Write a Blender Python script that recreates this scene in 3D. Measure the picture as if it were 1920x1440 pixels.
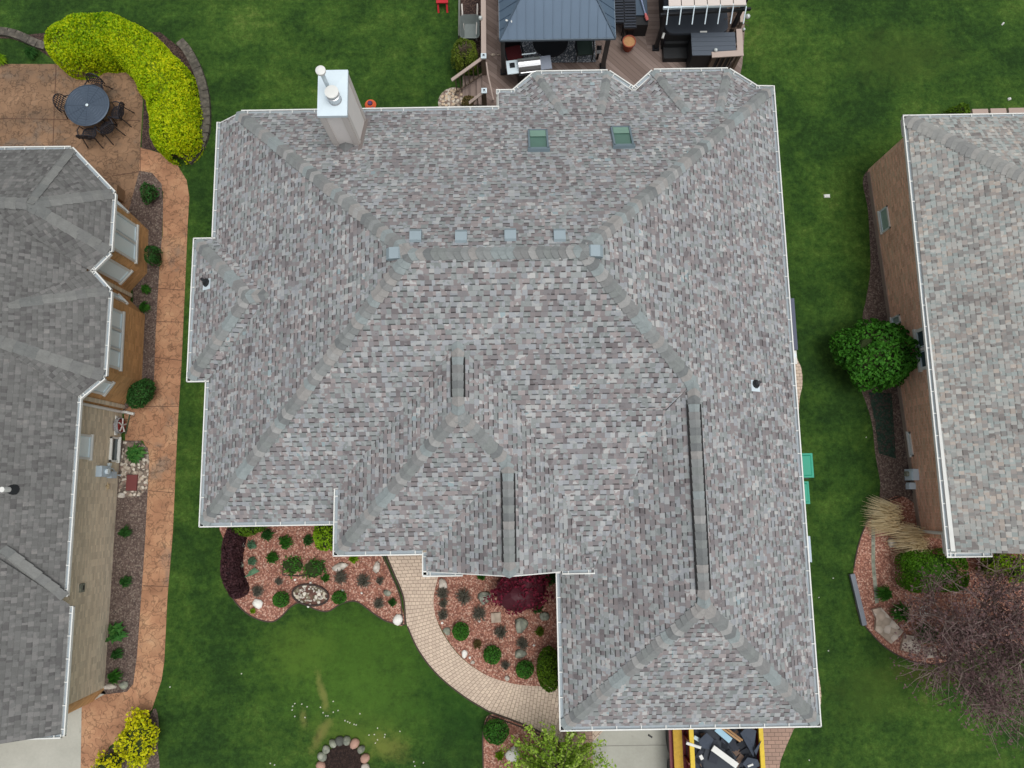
import bpy, math, random
import numpy as np
from mathutils import Vector, Matrix
random.seed(7); rng = np.random.default_rng(7)
SC = bpy.context.scene
for o in list(bpy.data.objects): bpy.data.objects.remove(o)

# ------------------------------------------------------------------ camera
FPX = 1378.387; H = 23.0
_t, _r, _y = math.radians(8.36451), math.radians(0.09783), math.radians(-0.94725)
R1 = np.array([[1,0,0],[0,math.cos(_t),-math.sin(_t)],[0,math.sin(_t),math.cos(_t)]])
R2 = np.array([[math.cos(_r),0,math.sin(_r)],[0,1,0],[-math.sin(_r),0,math.cos(_r)]])
R3 = np.array([[math.cos(_y),-math.sin(_y),0],[math.sin(_y),math.cos(_y),0],[0,0,1]])
RC = R3 @ R2 @ R1
cam_d = bpy.data.cameras.new('camera'); cam = bpy.data.objects.new('camera', cam_d)
SC.collection.objects.link(cam); SC.camera = cam
cam_d.sensor_width = 36; cam_d.lens = FPX/1920*36; cam_d.clip_start = .1; cam_d.clip_end = 3000
M = Matrix([[*RC[i], 0] for i in range(3)] + [[0,0,0,1]]); M.translation = Vector((0,0,H)); cam.matrix_world = M

# ------------------------------------------------------------------ light
w = bpy.data.worlds.new("World"); SC.world = w; w.use_nodes = True
nt = w.node_tree; bg = nt.nodes['Background']
sky = nt.nodes.new('ShaderNodeTexSky'); sky.sky_type = 'NISHITA'; sky.sun_disc = False
SUN_EL, SUN_AZ = math.radians(79), math.radians(120)     # azimuth from +Y towards +X
sky.sun_elevation = SUN_EL; sky.sun_rotation = SUN_AZ; sky.air_density = 1.0; sky.dust_density = 4.0; sky.ozone_density = 1.0
hs = nt.nodes.new('ShaderNodeHueSaturation'); hs.inputs['Saturation'].default_value = .22
nt.links.new(sky.outputs[0], hs.inputs['Color']); nt.links.new(hs.outputs[0], bg.inputs[0]); bg.inputs[1].default_value = .15
sd = bpy.data.lights.new('sun', 'SUN'); sd.energy = 1.3; sd.angle = math.radians(30); sd.color = (1, .985, .96)
sun = bpy.data.objects.new('sun', sd); SC.collection.objects.link(sun)
dv = Vector((math.sin(SUN_AZ)*math.cos(SUN_EL), math.cos(SUN_AZ)*math.cos(SUN_EL), math.sin(SUN_EL)))
sun.rotation_euler = dv.to_track_quat('Z', 'Y').to_euler(); sun.location = dv*60
SC.view_settings.view_transform = 'Standard'; SC.view_settings.look = 'None'
SC.view_settings.exposure = 0.0; SC.view_settings.gamma = 1

# ------------------------------------------------------------------ picture point -> place
C0 = np.array([0, 0, H])
def _ray(px, py): return RC @ np.array([(px-960)/FPX, -(py-720)/FPX, -1.])
def at(px, py, z=0.):
    d = _ray(px, py); s = (z-H)/d[2]; return (float(d[0]*s), float(d[1]*s))
def at3(px, py, z=0.): return (*at(px, py, z), z)
def hit(px, py, n, d):
    r = _ray(px, py); n = np.array(n, float); t = (d-n@C0)/(n@r); return tuple(float(a) for a in C0+r*t)

# ------------------------------------------------------------------ material helpers
def lin(c): c /= 255.; return c/12.92 if c <= .04045 else ((c+.055)/1.055)**2.4
def rgb(r, g, b, k=1.): return (lin(r)*k, lin(g)*k, lin(b)*k, 1)
class NM:
    def __init__(s, name, rough=.85, metal=0., spec=.3):
        s.m = bpy.data.materials.new(name); s.m.use_nodes = True; s.nt = s.m.node_tree
        s.b = s.nt.nodes['Principled BSDF']; s.b.inputs['Roughness'].default_value = rough
        s.b.inputs['Metallic'].default_value = metal; s.b.inputs['Specular IOR Level'].default_value = spec
    def N(s, t, ins=None, **pr):
        n = s.nt.nodes.new(t)
        for k, v in pr.items(): setattr(n, k, v)
        for k, v in (ins or {}).items(): s.set(n.inputs[k], v)
        return n
    def set(s, sock, v):
        if isinstance(v, bpy.types.NodeSocket): s.nt.links.new(v, sock)
        else: sock.default_value = v
    def mt(s, op, a, b=None, c=None):
        n = s.nt.nodes.new('ShaderNodeMath'); n.operation = op
        s.set(n.inputs[0], a)
        if b is not None: s.set(n.inputs[1], b)
        if c is not None: s.set(n.inputs[2], c)
        return n.outputs[0]
    def uv(s):
        n = s.N('ShaderNodeUVMap'); sp = s.N('ShaderNodeSeparateXYZ', {0: n.outputs[0]}); return n.outputs[0], sp.outputs[0], sp.outputs[1]
    def pos(s): return s.N('ShaderNodeNewGeometry').outputs['Position']
    def xyz(s, x, y, z=0.): return s.N('ShaderNodeCombineXYZ', {0: x, 1: y, 2: z}).outputs[0]
    def ramp(s, fac, stops, interp='LINEAR'):
        n = s.N('ShaderNodeValToRGB', {0: fac}); r = n.color_ramp; r.interpolation = interp
        while len(r.elements) > 1: r.elements.remove(r.elements[-1])
        r.elements[0].position = stops[0][0]; r.elements[0].color = stops[0][1]
        for p, c in stops[1:]: e = r.elements.new(p); e.color = c
        return n.outputs[0]
    def noise(s, vec, scale, detail=3, rough=.55, dist=0.):
        n = s.N('ShaderNodeTexNoise', {'Vector': vec, 'Scale': scale, 'Detail': detail, 'Roughness': rough, 'Distortion': dist}); return n.outputs[0]
    def wn(s, vec): return s.N('ShaderNodeTexWhiteNoise', {'Vector': vec}, noise_dimensions='3D').outputs[0]
    def mix(s, f, a, b, mode='MIX'):
        n = s.N('ShaderNodeMix', data_type='RGBA', blend_type=mode); s.set(n.inputs[0], f); s.set(n.inputs[6], a); s.set(n.inputs[7], b); return n.outputs[2]
    def mul(s, col, f):   # colour times scalar
        return s.mix(1., col, s.N('ShaderNodeCombineColor', {0: f, 1: f, 2: f}).outputs[0], 'MULTIPLY')
    def bump(s, h, dist=.01, strength=.6):
        n = s.N('ShaderNodeBump', {'Height': h, 'Distance': dist, 'Strength': strength}); s.nt.links.new(n.outputs[0], s.b.inputs['Normal'])
    def out(s, col): s.set(s.b.inputs['Base Color'], col); return s.m
MATS = {}
def plain(name, col, rough=.6, metal=0., var=.12, sc=3., spec=.35):
    if name in MATS: return MATS[name]
    g = NM(name, rough, metal, spec); p = g.pos()
    n = g.noise(p, sc, 5, .6); f = g.mt('MULTIPLY_ADD', n, var*2, 1-var)
    g.out(g.mul(col, f)); g.bump(g.noise(p, sc*12, 3), .003, .3); MATS[name] = g.m; return g.m

def shingle(name, pal, w_=.17, e=.135, dash=.42, dashw=.2, patch=.1, warm=None, duty=.78, con=1.):
    g = NM(name, .95, 0, .15); _, u, v = g.uv()
    vv = g.mt('DIVIDE', v, e); row = g.mt('FLOOR', vv); fv = g.mt('FRACT', vv)
    off = g.wn(g.xyz(row, 3.3, 1.7)); uu = g.mt('ADD', g.mt('DIVIDE', u, w_*2), g.mt('MULTIPLY', off, 9.))
    k = g.mt('FLOOR', uu); fu = g.mt('FRACT', uu)
    sp = g.mt('MULTIPLY_ADD', g.wn(g.xyz(k, row, 5.1)), .44, .28)
    t = g.mt('GREATER_THAN', fu, sp); idx = g.mt('MULTIPLY_ADD', k, 2., t)
    r = g.wn(g.xyz(idx, row, 9.7)); p = g.pos()
    big = g.noise(p, .9, 3, .6); big2 = g.noise(p, 4.0, 2, .5)
    rr = g.mt('ADD', g.mt('MULTIPLY', r, .72), g.mt('MULTIPLY', g.mt('ADD', g.mt('MULTIPLY_ADD', big, 1.4, -.7), g.mt('MULTIPLY_ADD', big2, 1.0, -.5)), .45))
    rr = g.mt('ADD', rr, .14)
    col = g.ramp(rr, pal, 'CONSTANT')
    r2 = g.wn(g.xyz(idx, row, 2.2)); col = g.mul(col, g.mt('MULTIPLY_ADD', r2, .16*con, 1-.08*con))
    lift = g.mt('MULTIPLY_ADD', t, -.07, 1.03); col = g.mul(col, lift)
    has = g.mt('LESS_THAN', g.wn(g.xyz(idx, row, 7.7)), duty)
    d = g.mt('MULTIPLY', g.mt('MULTIPLY', t, has), g.mt('LESS_THAN', fv, dashw))
    col = g.mul(col, g.mt('MULTIPLY_ADD', d, -(1-dash), 1.))
    thin = g.mt('LESS_THAN', fv, .07); col = g.mul(col, g.mt('MULTIPLY_ADD', thin, -.16, 1.))
    gr = g.noise(p, 55, 2, .7); col = g.mul(col, g.mt('MULTIPLY_ADD', gr, .36, .82))
    st = g.noise(p, .35, 4, .6); col = g.mul(col, g.mt('MULTIPLY_ADD', st, patch*2, 1-patch))
    g.bump(g.mt('ADD', g.mt('MULTIPLY', t, -.5), g.mt('MULTIPLY', fv, -.5)), .008, .5)
    return g.out(col)
def caps_mat(name, cols):
    g = NM(name, .95, 0, .15); ri = g.N('ShaderNodeNewGeometry').outputs['Random Per Island']; p = g.pos()
    col = g.ramp(ri, [(i/len(cols), c) for i, c in enumerate(cols)], 'CONSTANT')
    col = g.mul(col, g.mt('MULTIPLY_ADD', g.noise(p, 26, 3, .8), .4, .8)); col = g.mul(col, g.mt('MULTIPLY_ADD', g.noise(p, 7, 2, .6), .4, .8)); g.bump(g.noise(p, 60, 2), .004, .5)
    return g.out(col)
def brick(name, c1, c2, mortar, w_=.22, h=.075, m=.008, big=.25, streak=0.):
    g = NM(name, .9, 0, .2); uvn, u, v = g.uv(); p = g.pos()
    b = g.N('ShaderNodeTexBrick', {'Vector': uvn, 'Color1': c1, 'Color2': c2, 'Mortar': mortar, 'Scale': 1., 'Mortar Size': m, 'Mortar Smooth': .3, 'Bias': 0., 'Brick Width': w_, 'Row Height': h})
    col = g.mul(b.outputs[0], g.mt('MULTIPLY_ADD', g.noise(p, .8, 4), big*2, 1-big))
    col = g.mul(col, g.mt('MULTIPLY_ADD', g.wn(g.xyz(g.mt('FLOOR', g.mt('DIVIDE', u, w_)), g.mt('FLOOR', g.mt('DIVIDE', v, h)), 0.)), .3, .85))
    if streak: col = g.mix(g.mt('MULTIPLY', g.mt('GREATER_THAN', g.noise(g.xyz(g.mt('MULTIPLY', u, 2.2), g.mt('MULTIPLY', v, 13.)), 1., 2), .57), streak), col, rgb(214, 186, 160))
    g.bump(b.outputs[1], .006, -.5)
    return g.out(col)
def speckle(name, cols, scale, bumpd=.03, big=.18, bscale=.8, rnd=1.):
    g = NM(name, .95, 0, .15); p = g.pos()
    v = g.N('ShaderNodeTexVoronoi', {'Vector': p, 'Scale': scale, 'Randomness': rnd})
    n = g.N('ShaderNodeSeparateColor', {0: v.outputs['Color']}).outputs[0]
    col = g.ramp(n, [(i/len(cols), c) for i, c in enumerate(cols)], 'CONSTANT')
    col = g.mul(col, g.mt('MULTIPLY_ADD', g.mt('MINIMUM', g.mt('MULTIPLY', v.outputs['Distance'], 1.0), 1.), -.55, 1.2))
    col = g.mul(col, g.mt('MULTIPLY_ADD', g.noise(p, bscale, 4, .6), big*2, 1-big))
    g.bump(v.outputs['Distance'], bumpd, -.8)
    return g.out(col)
def leafmat(name, cols, nscale=1.2, rough=.7, tl=.25, contrast=1.):
    g = NM(name, rough, 0, .25); ge = g.N('ShaderNodeNewGeometry'); p = ge.outputs['Position']
    f = g.mt('ADD', g.mt('MULTIPLY', ge.outputs['Random Per Island'], .6*contrast), g.mt('MULTIPLY_ADD', g.noise(p, nscale, 3), 1.1, -.35))
    n = len(cols); col = g.ramp(f, [(i/(n-1) if n > 1 else 0, c) for i, c in enumerate(cols)])
    g.out(col)
    t = g.N('ShaderNodeBsdfTranslucent', {0: col}); mx = g.N('ShaderNodeMixShader', {0: tl}); o = g.nt.nodes['Material Output']
    g.nt.links.new(g.b.outputs[0], mx.inputs[1]); g.nt.links.new(t.outputs[0], mx.inputs[2]); g.nt.links.new(mx.outputs[0], o.inputs[0])
    return g.m

# ------------------------------------------------------------------ mesh helpers
def tag(o, label=None, cat=None, group=None, kind=None):
    if label: o['label'] = label
    if cat: o['category'] = cat
    if group: o['group'] = group
    if kind: o['kind'] = kind
    return o
def empty(name, loc=(0,0,0), label=None, cat=None, group=None):
    o = bpy.data.objects.new(name, None); SC.collection.objects.link(o); o.location = loc; o.empty_display_size = .2
    return tag(o, label, cat, group)
class MB:
    def __init__(s): s.v = []; s.f = []; s.mi = []; s.uv = []
    def face(s, pts, mi=0, uv=None):
        i = len(s.v); s.v += [tuple(p) for p in pts]; s.f.append(tuple(range(i, i+len(pts)))); s.mi.append(mi)
        if uv is None:
            n = Vector((0,0,0)); P = [Vector(p) for p in pts]
            for a in range(len(P)): n += P[a].cross(P[(a+1) % len(P)])
            if n.length < 1e-9: n = Vector((0,0,1))
            n.normalize()
            if abs(n.z) > .999: ua, va = Vector((1,0,0)), Vector((0,1,0))
            else:
                ua = Vector((0,0,1)).cross(n).normalized(); va = n.cross(ua)
            uv = [(p.dot(ua), p.dot(va)) for p in P]
        s.uv.append(uv)
    def box(s, c, d, rz=0., mi=0, top=None, tilt=None):
        hx, hy, hz = d[0]/2, d[1]/2, d[2]/2; tx, ty = top or (1, 1); ca, sa = math.cos(rz), math.sin(rz)
        P = []
        for z, kx, ky in ((-hz, 1, 1), (hz, tx, ty)):
            for x, y in ((-hx, -hy), (hx, -hy), (hx, hy), (-hx, hy)):
                q = Vector((x*kx, y*ky, z))
                if tilt: q = tilt @ q
                P.append((c[0]+q.x*ca-q.y*sa, c[1]+q.x*sa+q.y*ca, c[2]+q.z))
        for q in ((3,2,1,0), (4,5,6,7), (0,1,5,4), (1,2,6,5), (2,3,7,6), (3,0,4,7)): s.face([P[i] for i in q], mi)
        return s
    def prism(s, poly, z0, z1, mi=0, cap=True, bot=False):
        a = sum(poly[i][0]*poly[(i+1) % len(poly)][1]-poly[(i+1) % len(poly)][0]*poly[i][1] for i in range(len(poly)))
        if a < 0: poly = poly[::-1]
        for i in range(len(poly)):
            p, q = poly[i], poly[(i+1) % len(poly)]
            s.face([(p[0],p[1],z0), (q[0],q[1],z0), (q[0],q[1],z1), (p[0],p[1],z1)], mi)
        if cap: s.face([(p[0],p[1],z1) for p in poly], mi)
        if bot: s.face([(p[0],p[1],z0) for p in poly[::-1]], mi)
        return s
    def beam(s, a, b, w_, h=None, mi=0, ext=0.):
        a, b = Vector(a), Vector(b); h = h or w_; d = (b-a); d.normalize(); a = a-d*ext; b = b+d*ext
        up = Vector((0,0,1)) if abs(d.z) < .95 else Vector((0,1,0))
        sx = d.cross(up).normalized(); sz = sx.cross(d).normalized()
        q = [(-1,-1), (1,-1), (1,1), (-1,1)]
        A = [a+sx*x*w_/2+sz*z*h/2 for x, z in q]; B = [b+sx*x*w_/2+sz*z*h/2 for x, z in q]
        for i in range(4): s.face([A[i], A[(i+1) % 4], B[(i+1) % 4], B[i]][::-1], mi)
        s.face(A, mi); s.face(B[::-1], mi); return s
    def tube(s, pts, r, n=8, mi=0, cap=True):
        P = [Vector(p) for p in pts]; rs = r if isinstance(r, (list, tuple)) else [r]*len(P); rings = []
        for i, p in enumerate(P):
            d = (P[min(i+1, len(P)-1)]-P[max(i-1, 0)]).normalized()
            up = Vector((0,0,1)) if abs(d.z) < .9 else Vector((1,0,0))
            x = d.cross(up).normalized(); y = x.cross(d).normalized()
            rings.append([p+(x*math.cos(2*math.pi*k/n)+y*math.sin(2*math.pi*k/n))*rs[i] for k in range(n)])
        for i in range(len(P)-1):
            for k in range(n): s.face([rings[i][k], rings[i][(k+1) % n], rings[i+1][(k+1) % n], rings[i+1][k]][::-1], mi)
        if cap: s.face(rings[0], mi); s.face(rings[-1][::-1], mi)
        return s
    def lathe(s, c, prof, n=20, mi=0):
        for i in range(len(prof)-1):
            (r0, z0), (r1, z1) = prof[i], prof[i+1]
            for k in range(n):
                a, b = 2*math.pi*k/n, 2*math.pi*(k+1)/n
                q = [(c[0]+r0*math.cos(a), c[1]+r0*math.sin(a), c[2]+z0), (c[0]+r0*math.cos(b), c[1]+r0*math.sin(b), c[2]+z0),
                     (c[0]+r1*math.cos(b), c[1]+r1*math.sin(b), c[2]+z1), (c[0]+r1*math.cos(a), c[1]+r1*math.sin(a), c[2]+z1)]
                if r0 < 1e-5: q = [q[0], q[2], q[3]]
                elif r1 < 1e-5: q = q[:3]
                s.face(q, mi)
        return s
    def blob(s, c, r, seed=0, amp=.15, n=10, m=14, mi=0, zmin=None, rz=0.):
        rr = random.Random(seed); ph = [[rr.uniform(0, 6.28) for _ in range(4)] for _ in range(3)]; ca, sa = math.cos(rz), math.sin(rz)
        def P(i, k):
            th = math.pi*i/n; a = 2*math.pi*(k % m)/m; x, y, z = math.sin(th)*math.cos(a), math.sin(th)*math.sin(a), math.cos(th)
            f = 1+amp*(math.sin(3*x+ph[0][0]+2*y)+math.sin(4*y+ph[1][1]-3*z)+math.sin(5*z+ph[2][2]+4*x))/2
            X, Y = x*r[0]*f, y*r[1]*f; z = c[2]+z*r[2]*f
            if zmin is not None: z = max(z, zmin)
            return (c[0]+X*ca-Y*sa, c[1]+X*sa+Y*ca, z)
        for i in range(n):
            for k in range(m):
                if i == 0: s.face([P(0,0), P(1,k), P(1,k+1)], mi)
                elif i == n-1: s.face([P(i,k), P(n,0), P(i,k+1)], mi)
                else: s.face([P(i,k), P(i+1,k), P(i+1,k+1), P(i,k+1)], mi)
        return s
    def build(s, name, mats, parent=None, smooth=False, merge=False, label=None, cat=None, group=None, kind=None):
        me = bpy.data.meshes.new(name); me.from_pydata(s.v, [], s.f)
        if not isinstance(mats, (list, tuple)): mats = [mats]
        for m in mats: me.materials.append(m)
        me.polygons.foreach_set('material_index', s.mi)
        ul = me.uv_layers.new(name='UVMap'); ul.data.foreach_set('uv', [c for f in s.uv for p in f for c in p])
        if merge:
            import bmesh
            bm = bmesh.new(); bm.from_mesh(me); bmesh.ops.remove_doubles(bm, verts=bm.verts, dist=1e-4); bm.to_mesh(me); bm.free()
        if smooth: me.polygons.foreach_set('use_smooth', [True]*len(me.polygons))
        me.update(); o = bpy.data.objects.new(name, me); SC.collection.objects.link(o)
        if parent:
            o.parent = parent; o.matrix_parent_inverse = Matrix.Translation(parent_loc(parent)).inverted()
        return tag(o, label, cat, group, kind)
def parent_loc(p):      # every part keeps its shape in world coordinates; only a thing's Empty carries a place
    return Vector(p.location) if p.parent is None else Vector((0,0,0))
def quads(name, V, mat, parent=None, core=None, **kw):
    """V: (N,4,3) leaf quads; core: MB of the solid inside, same object"""
    nv = V.shape[0]*4; vs = V.reshape(-1, 3); fs = np.arange(nv).reshape(-1, 4)
    if core:
        cv = np.array(core.v); vs = np.vstack([vs, cv]); extra = [tuple(i+nv for i in f) for f in core.f]
    else: extra = []
    me = bpy.data.meshes.new(name)
    me.from_pydata(vs.tolist(), [], fs.tolist()+extra)
    mats = mat if isinstance(mat, (list, tuple)) else [mat]
    for m in mats: me.materials.append(m)
    if core and len(mats) > 1: me.polygons.foreach_set('material_index', [0]*len(fs)+[1]*len(extra))
    me.update(); o = bpy.data.objects.new(name, me); SC.collection.objects.link(o)
    if parent: o.parent = parent; o.matrix_parent_inverse = Matrix.Translation(parent_loc(parent)).inverted()
    return tag(o, **kw)
def leafquads(P, size, up=.5, aspect=.55, nrm=None):
    """random leaf quads at points P; nrm biases the facing"""
    n = len(P); sz = (size*(.6+.8*rng.random(n)))[:, None]
    N = rng.normal(size=(n, 3)); N /= np.linalg.norm(N, axis=1)[:, None]
    B = nrm if nrm is not None else np.tile([0, 0, 1.], (n, 1))
    N = N*(1-up)+B*up; N /= np.linalg.norm(N, axis=1)[:, None]
    a = rng.normal(size=(n, 3)); A = np.cross(N, a); A /= np.linalg.norm(A, axis=1)[:, None]; Bv = np.cross(N, A)
    return np.stack([P-A*sz, P+Bv*sz*aspect, P+A*sz, P-Bv*sz*aspect], axis=1)
def struct(mb, name, mat, **kw): return mb.build(name, mat, kind='structure', **kw)

# smooth closed/open curve through points
def spline(P, n=8, closed=False):
    P = [np.array(p, float) for p in P]; out = []; L = len(P)
    for i in range(L if closed else L-1):
        if closed: a, b, c, d = P[(i-1) % L], P[i], P[(i+1) % L], P[(i+2) % L]
        else: a, b, c, d = P[max(i-1, 0)], P[i], P[i+1], P[min(i+2, L-1)]
        for k in range(n):
            t = k/n; out.append(tuple(.5*((2*b)+(-a+c)*t+(2*a-5*b+4*c-d)*t*t+(-a+3*b-3*c+d)*t**3)))
    if not closed: out.append(tuple(P[-1]))
    return out
def pxpoly(L, z=0.): return [at(a, b, z) for a, b in L]
def sheet(name, L, z, mat, n=6, thick=.03, px=True, sm=True, **kw):
    P = pxpoly(L, z) if px else L
    if sm: P = spline(P, n, True)
    mb = MB(); mb.prism(P, z-thick, z, 0); return mb.build(name, mat, **kw)
def tri_sheet_fill(o):
    import bmesh
    bm = bmesh.new(); bm.from_mesh(o.data); bmesh.ops.triangulate(bm, faces=[f for f in bm.faces if len(f.verts) > 4]); bm.to_mesh(o.data); bm.free()

# ------------------------------------------------------------------ materials
ROOF_PAL = [(0, rgb(112, 107, 108)), (.14, rgb(126, 123, 124)), (.26, rgb(131, 125, 125)), (.36, rgb(142, 146, 145)), (.47, rgb(130, 135, 134)), (.55, rgb(146, 149, 152)), (.66, rgb(157, 159, 159)), (.75, rgb(145, 138, 137)), (.85, rgb(169, 169, 167)), (.93, rgb(142, 157, 160))]
M_roof = shingle('main_shingles', ROOF_PAL, w_=.125, dash=.36, dashw=.24, patch=.07)
M_roofR = shingle('right_shingles', [(0, rgb(122, 118, 115)), (.15, rgb(137, 136, 133)), (.3, rgb(144, 138, 133)), (.42, rgb(154, 156, 152)), (.56, rgb(145, 152, 149)), (.68, rgb(164, 163, 158)), (.8, rgb(165, 156, 147)), (.9, rgb(178, 178, 171))], w_=.1, e=.13, dash=.6, patch=.05, con=1.3)
M_roofL = shingle('left_shingles', [(0, rgb(92, 91, 90)), (.25, rgb(101, 101, 99)), (.5, rgb(108, 108, 106)), (.75, rgb(116, 115, 113)), (.9, rgb(125, 123, 120))], w_=.1, e=.135, dash=.86, dashw=.3, patch=.1, con=.6)
CAPS = [rgb(122, 125, 124), rgb(134, 137, 136), rgb(126, 127, 126), rgb(144, 142, 139), rgb(113, 116, 116), rgb(136, 144, 144), rgb(129, 132, 131), rgb(149, 149, 147), rgb(126, 130, 128)]
M_cap = caps_mat('cap_shingles', CAPS)
M_capR = caps_mat('right_cap_shingles', [rgb(140, 141, 138), rgb(150, 149, 145), rgb(132, 133, 131), rgb(146, 146, 142)])
M_capL = caps_mat('left_cap_shingles', [rgb(110, 112, 110), rgb(117, 118, 115), rgb(113, 114, 112), rgb(121, 122, 119)])
M_white = plain('white_aluminium', rgb(212, 213, 208), .5, 0, .1, 4)
M_trough = plain('gutter_trough', rgb(150, 160, 166), .6, 0, .22, 6)
M_soffit = plain('soffit', rgb(200, 196, 188), .7)
def grass_mat():
    g = NM('lawn_grass', .9, 0, .12); p = g.pos()
    f = g.mt('ADD', g.mt('ADD', g.mt('MULTIPLY', g.noise(p, .2, 4, .6, .4), .6), g.mt('MULTIPLY', g.noise(p, 1.1, 4, .7, .5), .4)), g.mt('MULTIPLY', g.noise(p, 5.0, 3, .7), .34))
    col = g.ramp(f, [(.5, rgb(31, 54, 23)), (.61, rgb(42, 68, 27)), (.69, rgb(54, 82, 31)), (.78, rgb(70, 96, 38)), (.9, rgb(94, 108, 52))])
    fine = g.noise(p, 16, 5, .85); col = g.mul(col, g.mt('MULTIPLY_ADD', fine, 1.5, .25))
    sp0 = g.N('ShaderNodeSeparateXYZ', {0: p}); stripe = g.noise(g.xyz(g.mt('MULTIPLY', sp0.outputs[0], .5), g.mt('MULTIPLY', sp0.outputs[1], 2.6)), 1., 4, .6); col = g.mul(col, g.mt('MULTIPLY_ADD', stripe, .5, .75))
    cl = g.noise(p, 6.5, 4, .8); col = g.mul(col, g.mt('MULTIPLY_ADD', cl, 1.5, .25))
    # worn and yellow places in the front lawn
    def patch(col, cx, cy, rx, ry, rot, c, k):
        d = g.N('ShaderNodeMapping', {'Vector': p, 'Location': (0,0,0)}, vector_type='POINT')
        sub = g.N('ShaderNodeVectorMath', {0: p, 1: (cx, cy, 0)}, operation='SUBTRACT').outputs[0]
        d = g.N('ShaderNodeMapping', {'Vector': sub, 'Rotation': (0, 0, -rot), 'Scale': (1, 1, 1)}).outputs[0]
        d = g.N('ShaderNodeVectorMath', {0: d, 1: (1/rx, 1/ry, 0.)}, operation='MULTIPLY').outputs[0]
        L = g.N('ShaderNodeVectorMath', {0: d}, operation='LENGTH').outputs['Value']
        L = g.mt('ADD', L, g.mt('MULTIPLY_ADD', g.noise(p, 2.6, 5, .75), 2.4, -1.2))
        m = g.N('ShaderNodeMapRange', {0: L, 1: .3, 2: 1.15, 3: k, 4: 0.}).outputs[0]
        return g.mix(m, col, c)
    for (q, rx, ry, rot, c, k) in PATCHES: col = patch(col, *at(*q), rx, ry, rot, c, k)
    g.bump(g.mt('ADD', fine, cl), .05, .7)
    return g.out(col)
PATCHES = [((650, 1230), 3.0, 2.0, .2, rgb(76, 110, 38), .5), ((560, 1220), 1.2, 1.0, 0, rgb(90, 116, 44), .4), ((700, 1330), 2.2, 1.4, 0, rgb(76, 108, 40), .4), ((605, 1300), .14, .62, .28, rgb(120, 122, 66), .75), ((603, 1375), .18, .55, -.55, rgb(140, 126, 78), .7),
           ((660, 1385), 1.5, .8, 0, rgb(84, 106, 42), .65), ((730, 1400), .7, .4, -.3, rgb(122, 124, 62), .5), ((569, 1345), .12, .3, .2, rgb(120, 122, 66), .6),
           ((1760, 1262), 1.6, .35, 0, rgb(88, 84, 44), .6), ((1640, 1290), 1.6, 1.0, .4, rgb(62, 82, 32), .5), ((1690, 105), 2.2, 1.2, 0, rgb(60, 78, 32), .5), ((880, 1290), 2, 2, 0, rgb(40, 78, 26), .4), ((575, 1085), .5, .3, 0, rgb(60, 100, 30), .4)]
M_grass = grass_mat()
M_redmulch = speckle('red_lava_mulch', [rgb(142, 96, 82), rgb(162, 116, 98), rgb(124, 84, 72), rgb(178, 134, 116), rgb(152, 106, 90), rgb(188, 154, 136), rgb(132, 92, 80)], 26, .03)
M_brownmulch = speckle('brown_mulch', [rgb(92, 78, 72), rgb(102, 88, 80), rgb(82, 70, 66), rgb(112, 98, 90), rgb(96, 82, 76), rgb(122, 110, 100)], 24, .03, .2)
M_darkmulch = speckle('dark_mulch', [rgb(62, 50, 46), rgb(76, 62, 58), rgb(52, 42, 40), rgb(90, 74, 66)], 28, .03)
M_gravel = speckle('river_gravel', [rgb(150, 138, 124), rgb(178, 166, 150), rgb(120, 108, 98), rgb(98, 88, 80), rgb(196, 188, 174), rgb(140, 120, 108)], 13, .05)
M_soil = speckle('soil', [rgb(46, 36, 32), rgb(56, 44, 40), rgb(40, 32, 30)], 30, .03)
def stamped(name, c1, c2, c3, scale=2.7):
    g = NM(name, .75, 0, .3); p = g.pos()
    wv = g.N('ShaderNodeVectorMath', {0: p, 1: g.N('ShaderNodeTexNoise', {'Vector': p, 'Scale': 3.}).outputs['Color']}, operation='ADD').outputs[0]
    v = g.N('ShaderNodeTexVoronoi', {'Vector': wv, 'Scale': scale}, feature='DISTANCE_TO_EDGE')
    col = g.ramp(g.noise(p, 1.3, 5, .65), [(.3, c1), (.5, c2), (.72, c3)])
    v2 = g.N('ShaderNodeTexVoronoi', {'Vector': wv, 'Scale': scale}); t = g.N('ShaderNodeSeparateColor', {0: v2.outputs['Color']}).outputs[0]
    col = g.mul(col, g.mt('MULTIPLY_ADD', t, .2, .9))
    stain = g.N('ShaderNodeMapRange', {0: g.noise(p, .55, 5, .7, .5), 1: .56, 2: .68, 3: 0., 4: .65}).outputs[0]; col = g.mix(stain, col, rgb(112, 104, 94))
    e = g.N('ShaderNodeMapRange', {0: v.outputs['Distance'], 1: 0., 2: .07, 3: .5, 4: 1.}).outputs[0]; col = g.mul(col, e)
    col = g.mul(col, g.mt('MULTIPLY_ADD', g.noise(p, 20, 4, .7), .5, .75)); g.bump(e, .01, .6); return g.out(col)
M_stamp = stamped('stamped_concrete_walk', rgb(142, 102, 76), rgb(164, 122, 92), rgb(182, 144, 110))
M_stampP = stamped('stamped_concrete_patio', rgb(104, 86, 70), rgb(130, 102, 78), rgb(146, 116, 90))
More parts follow.
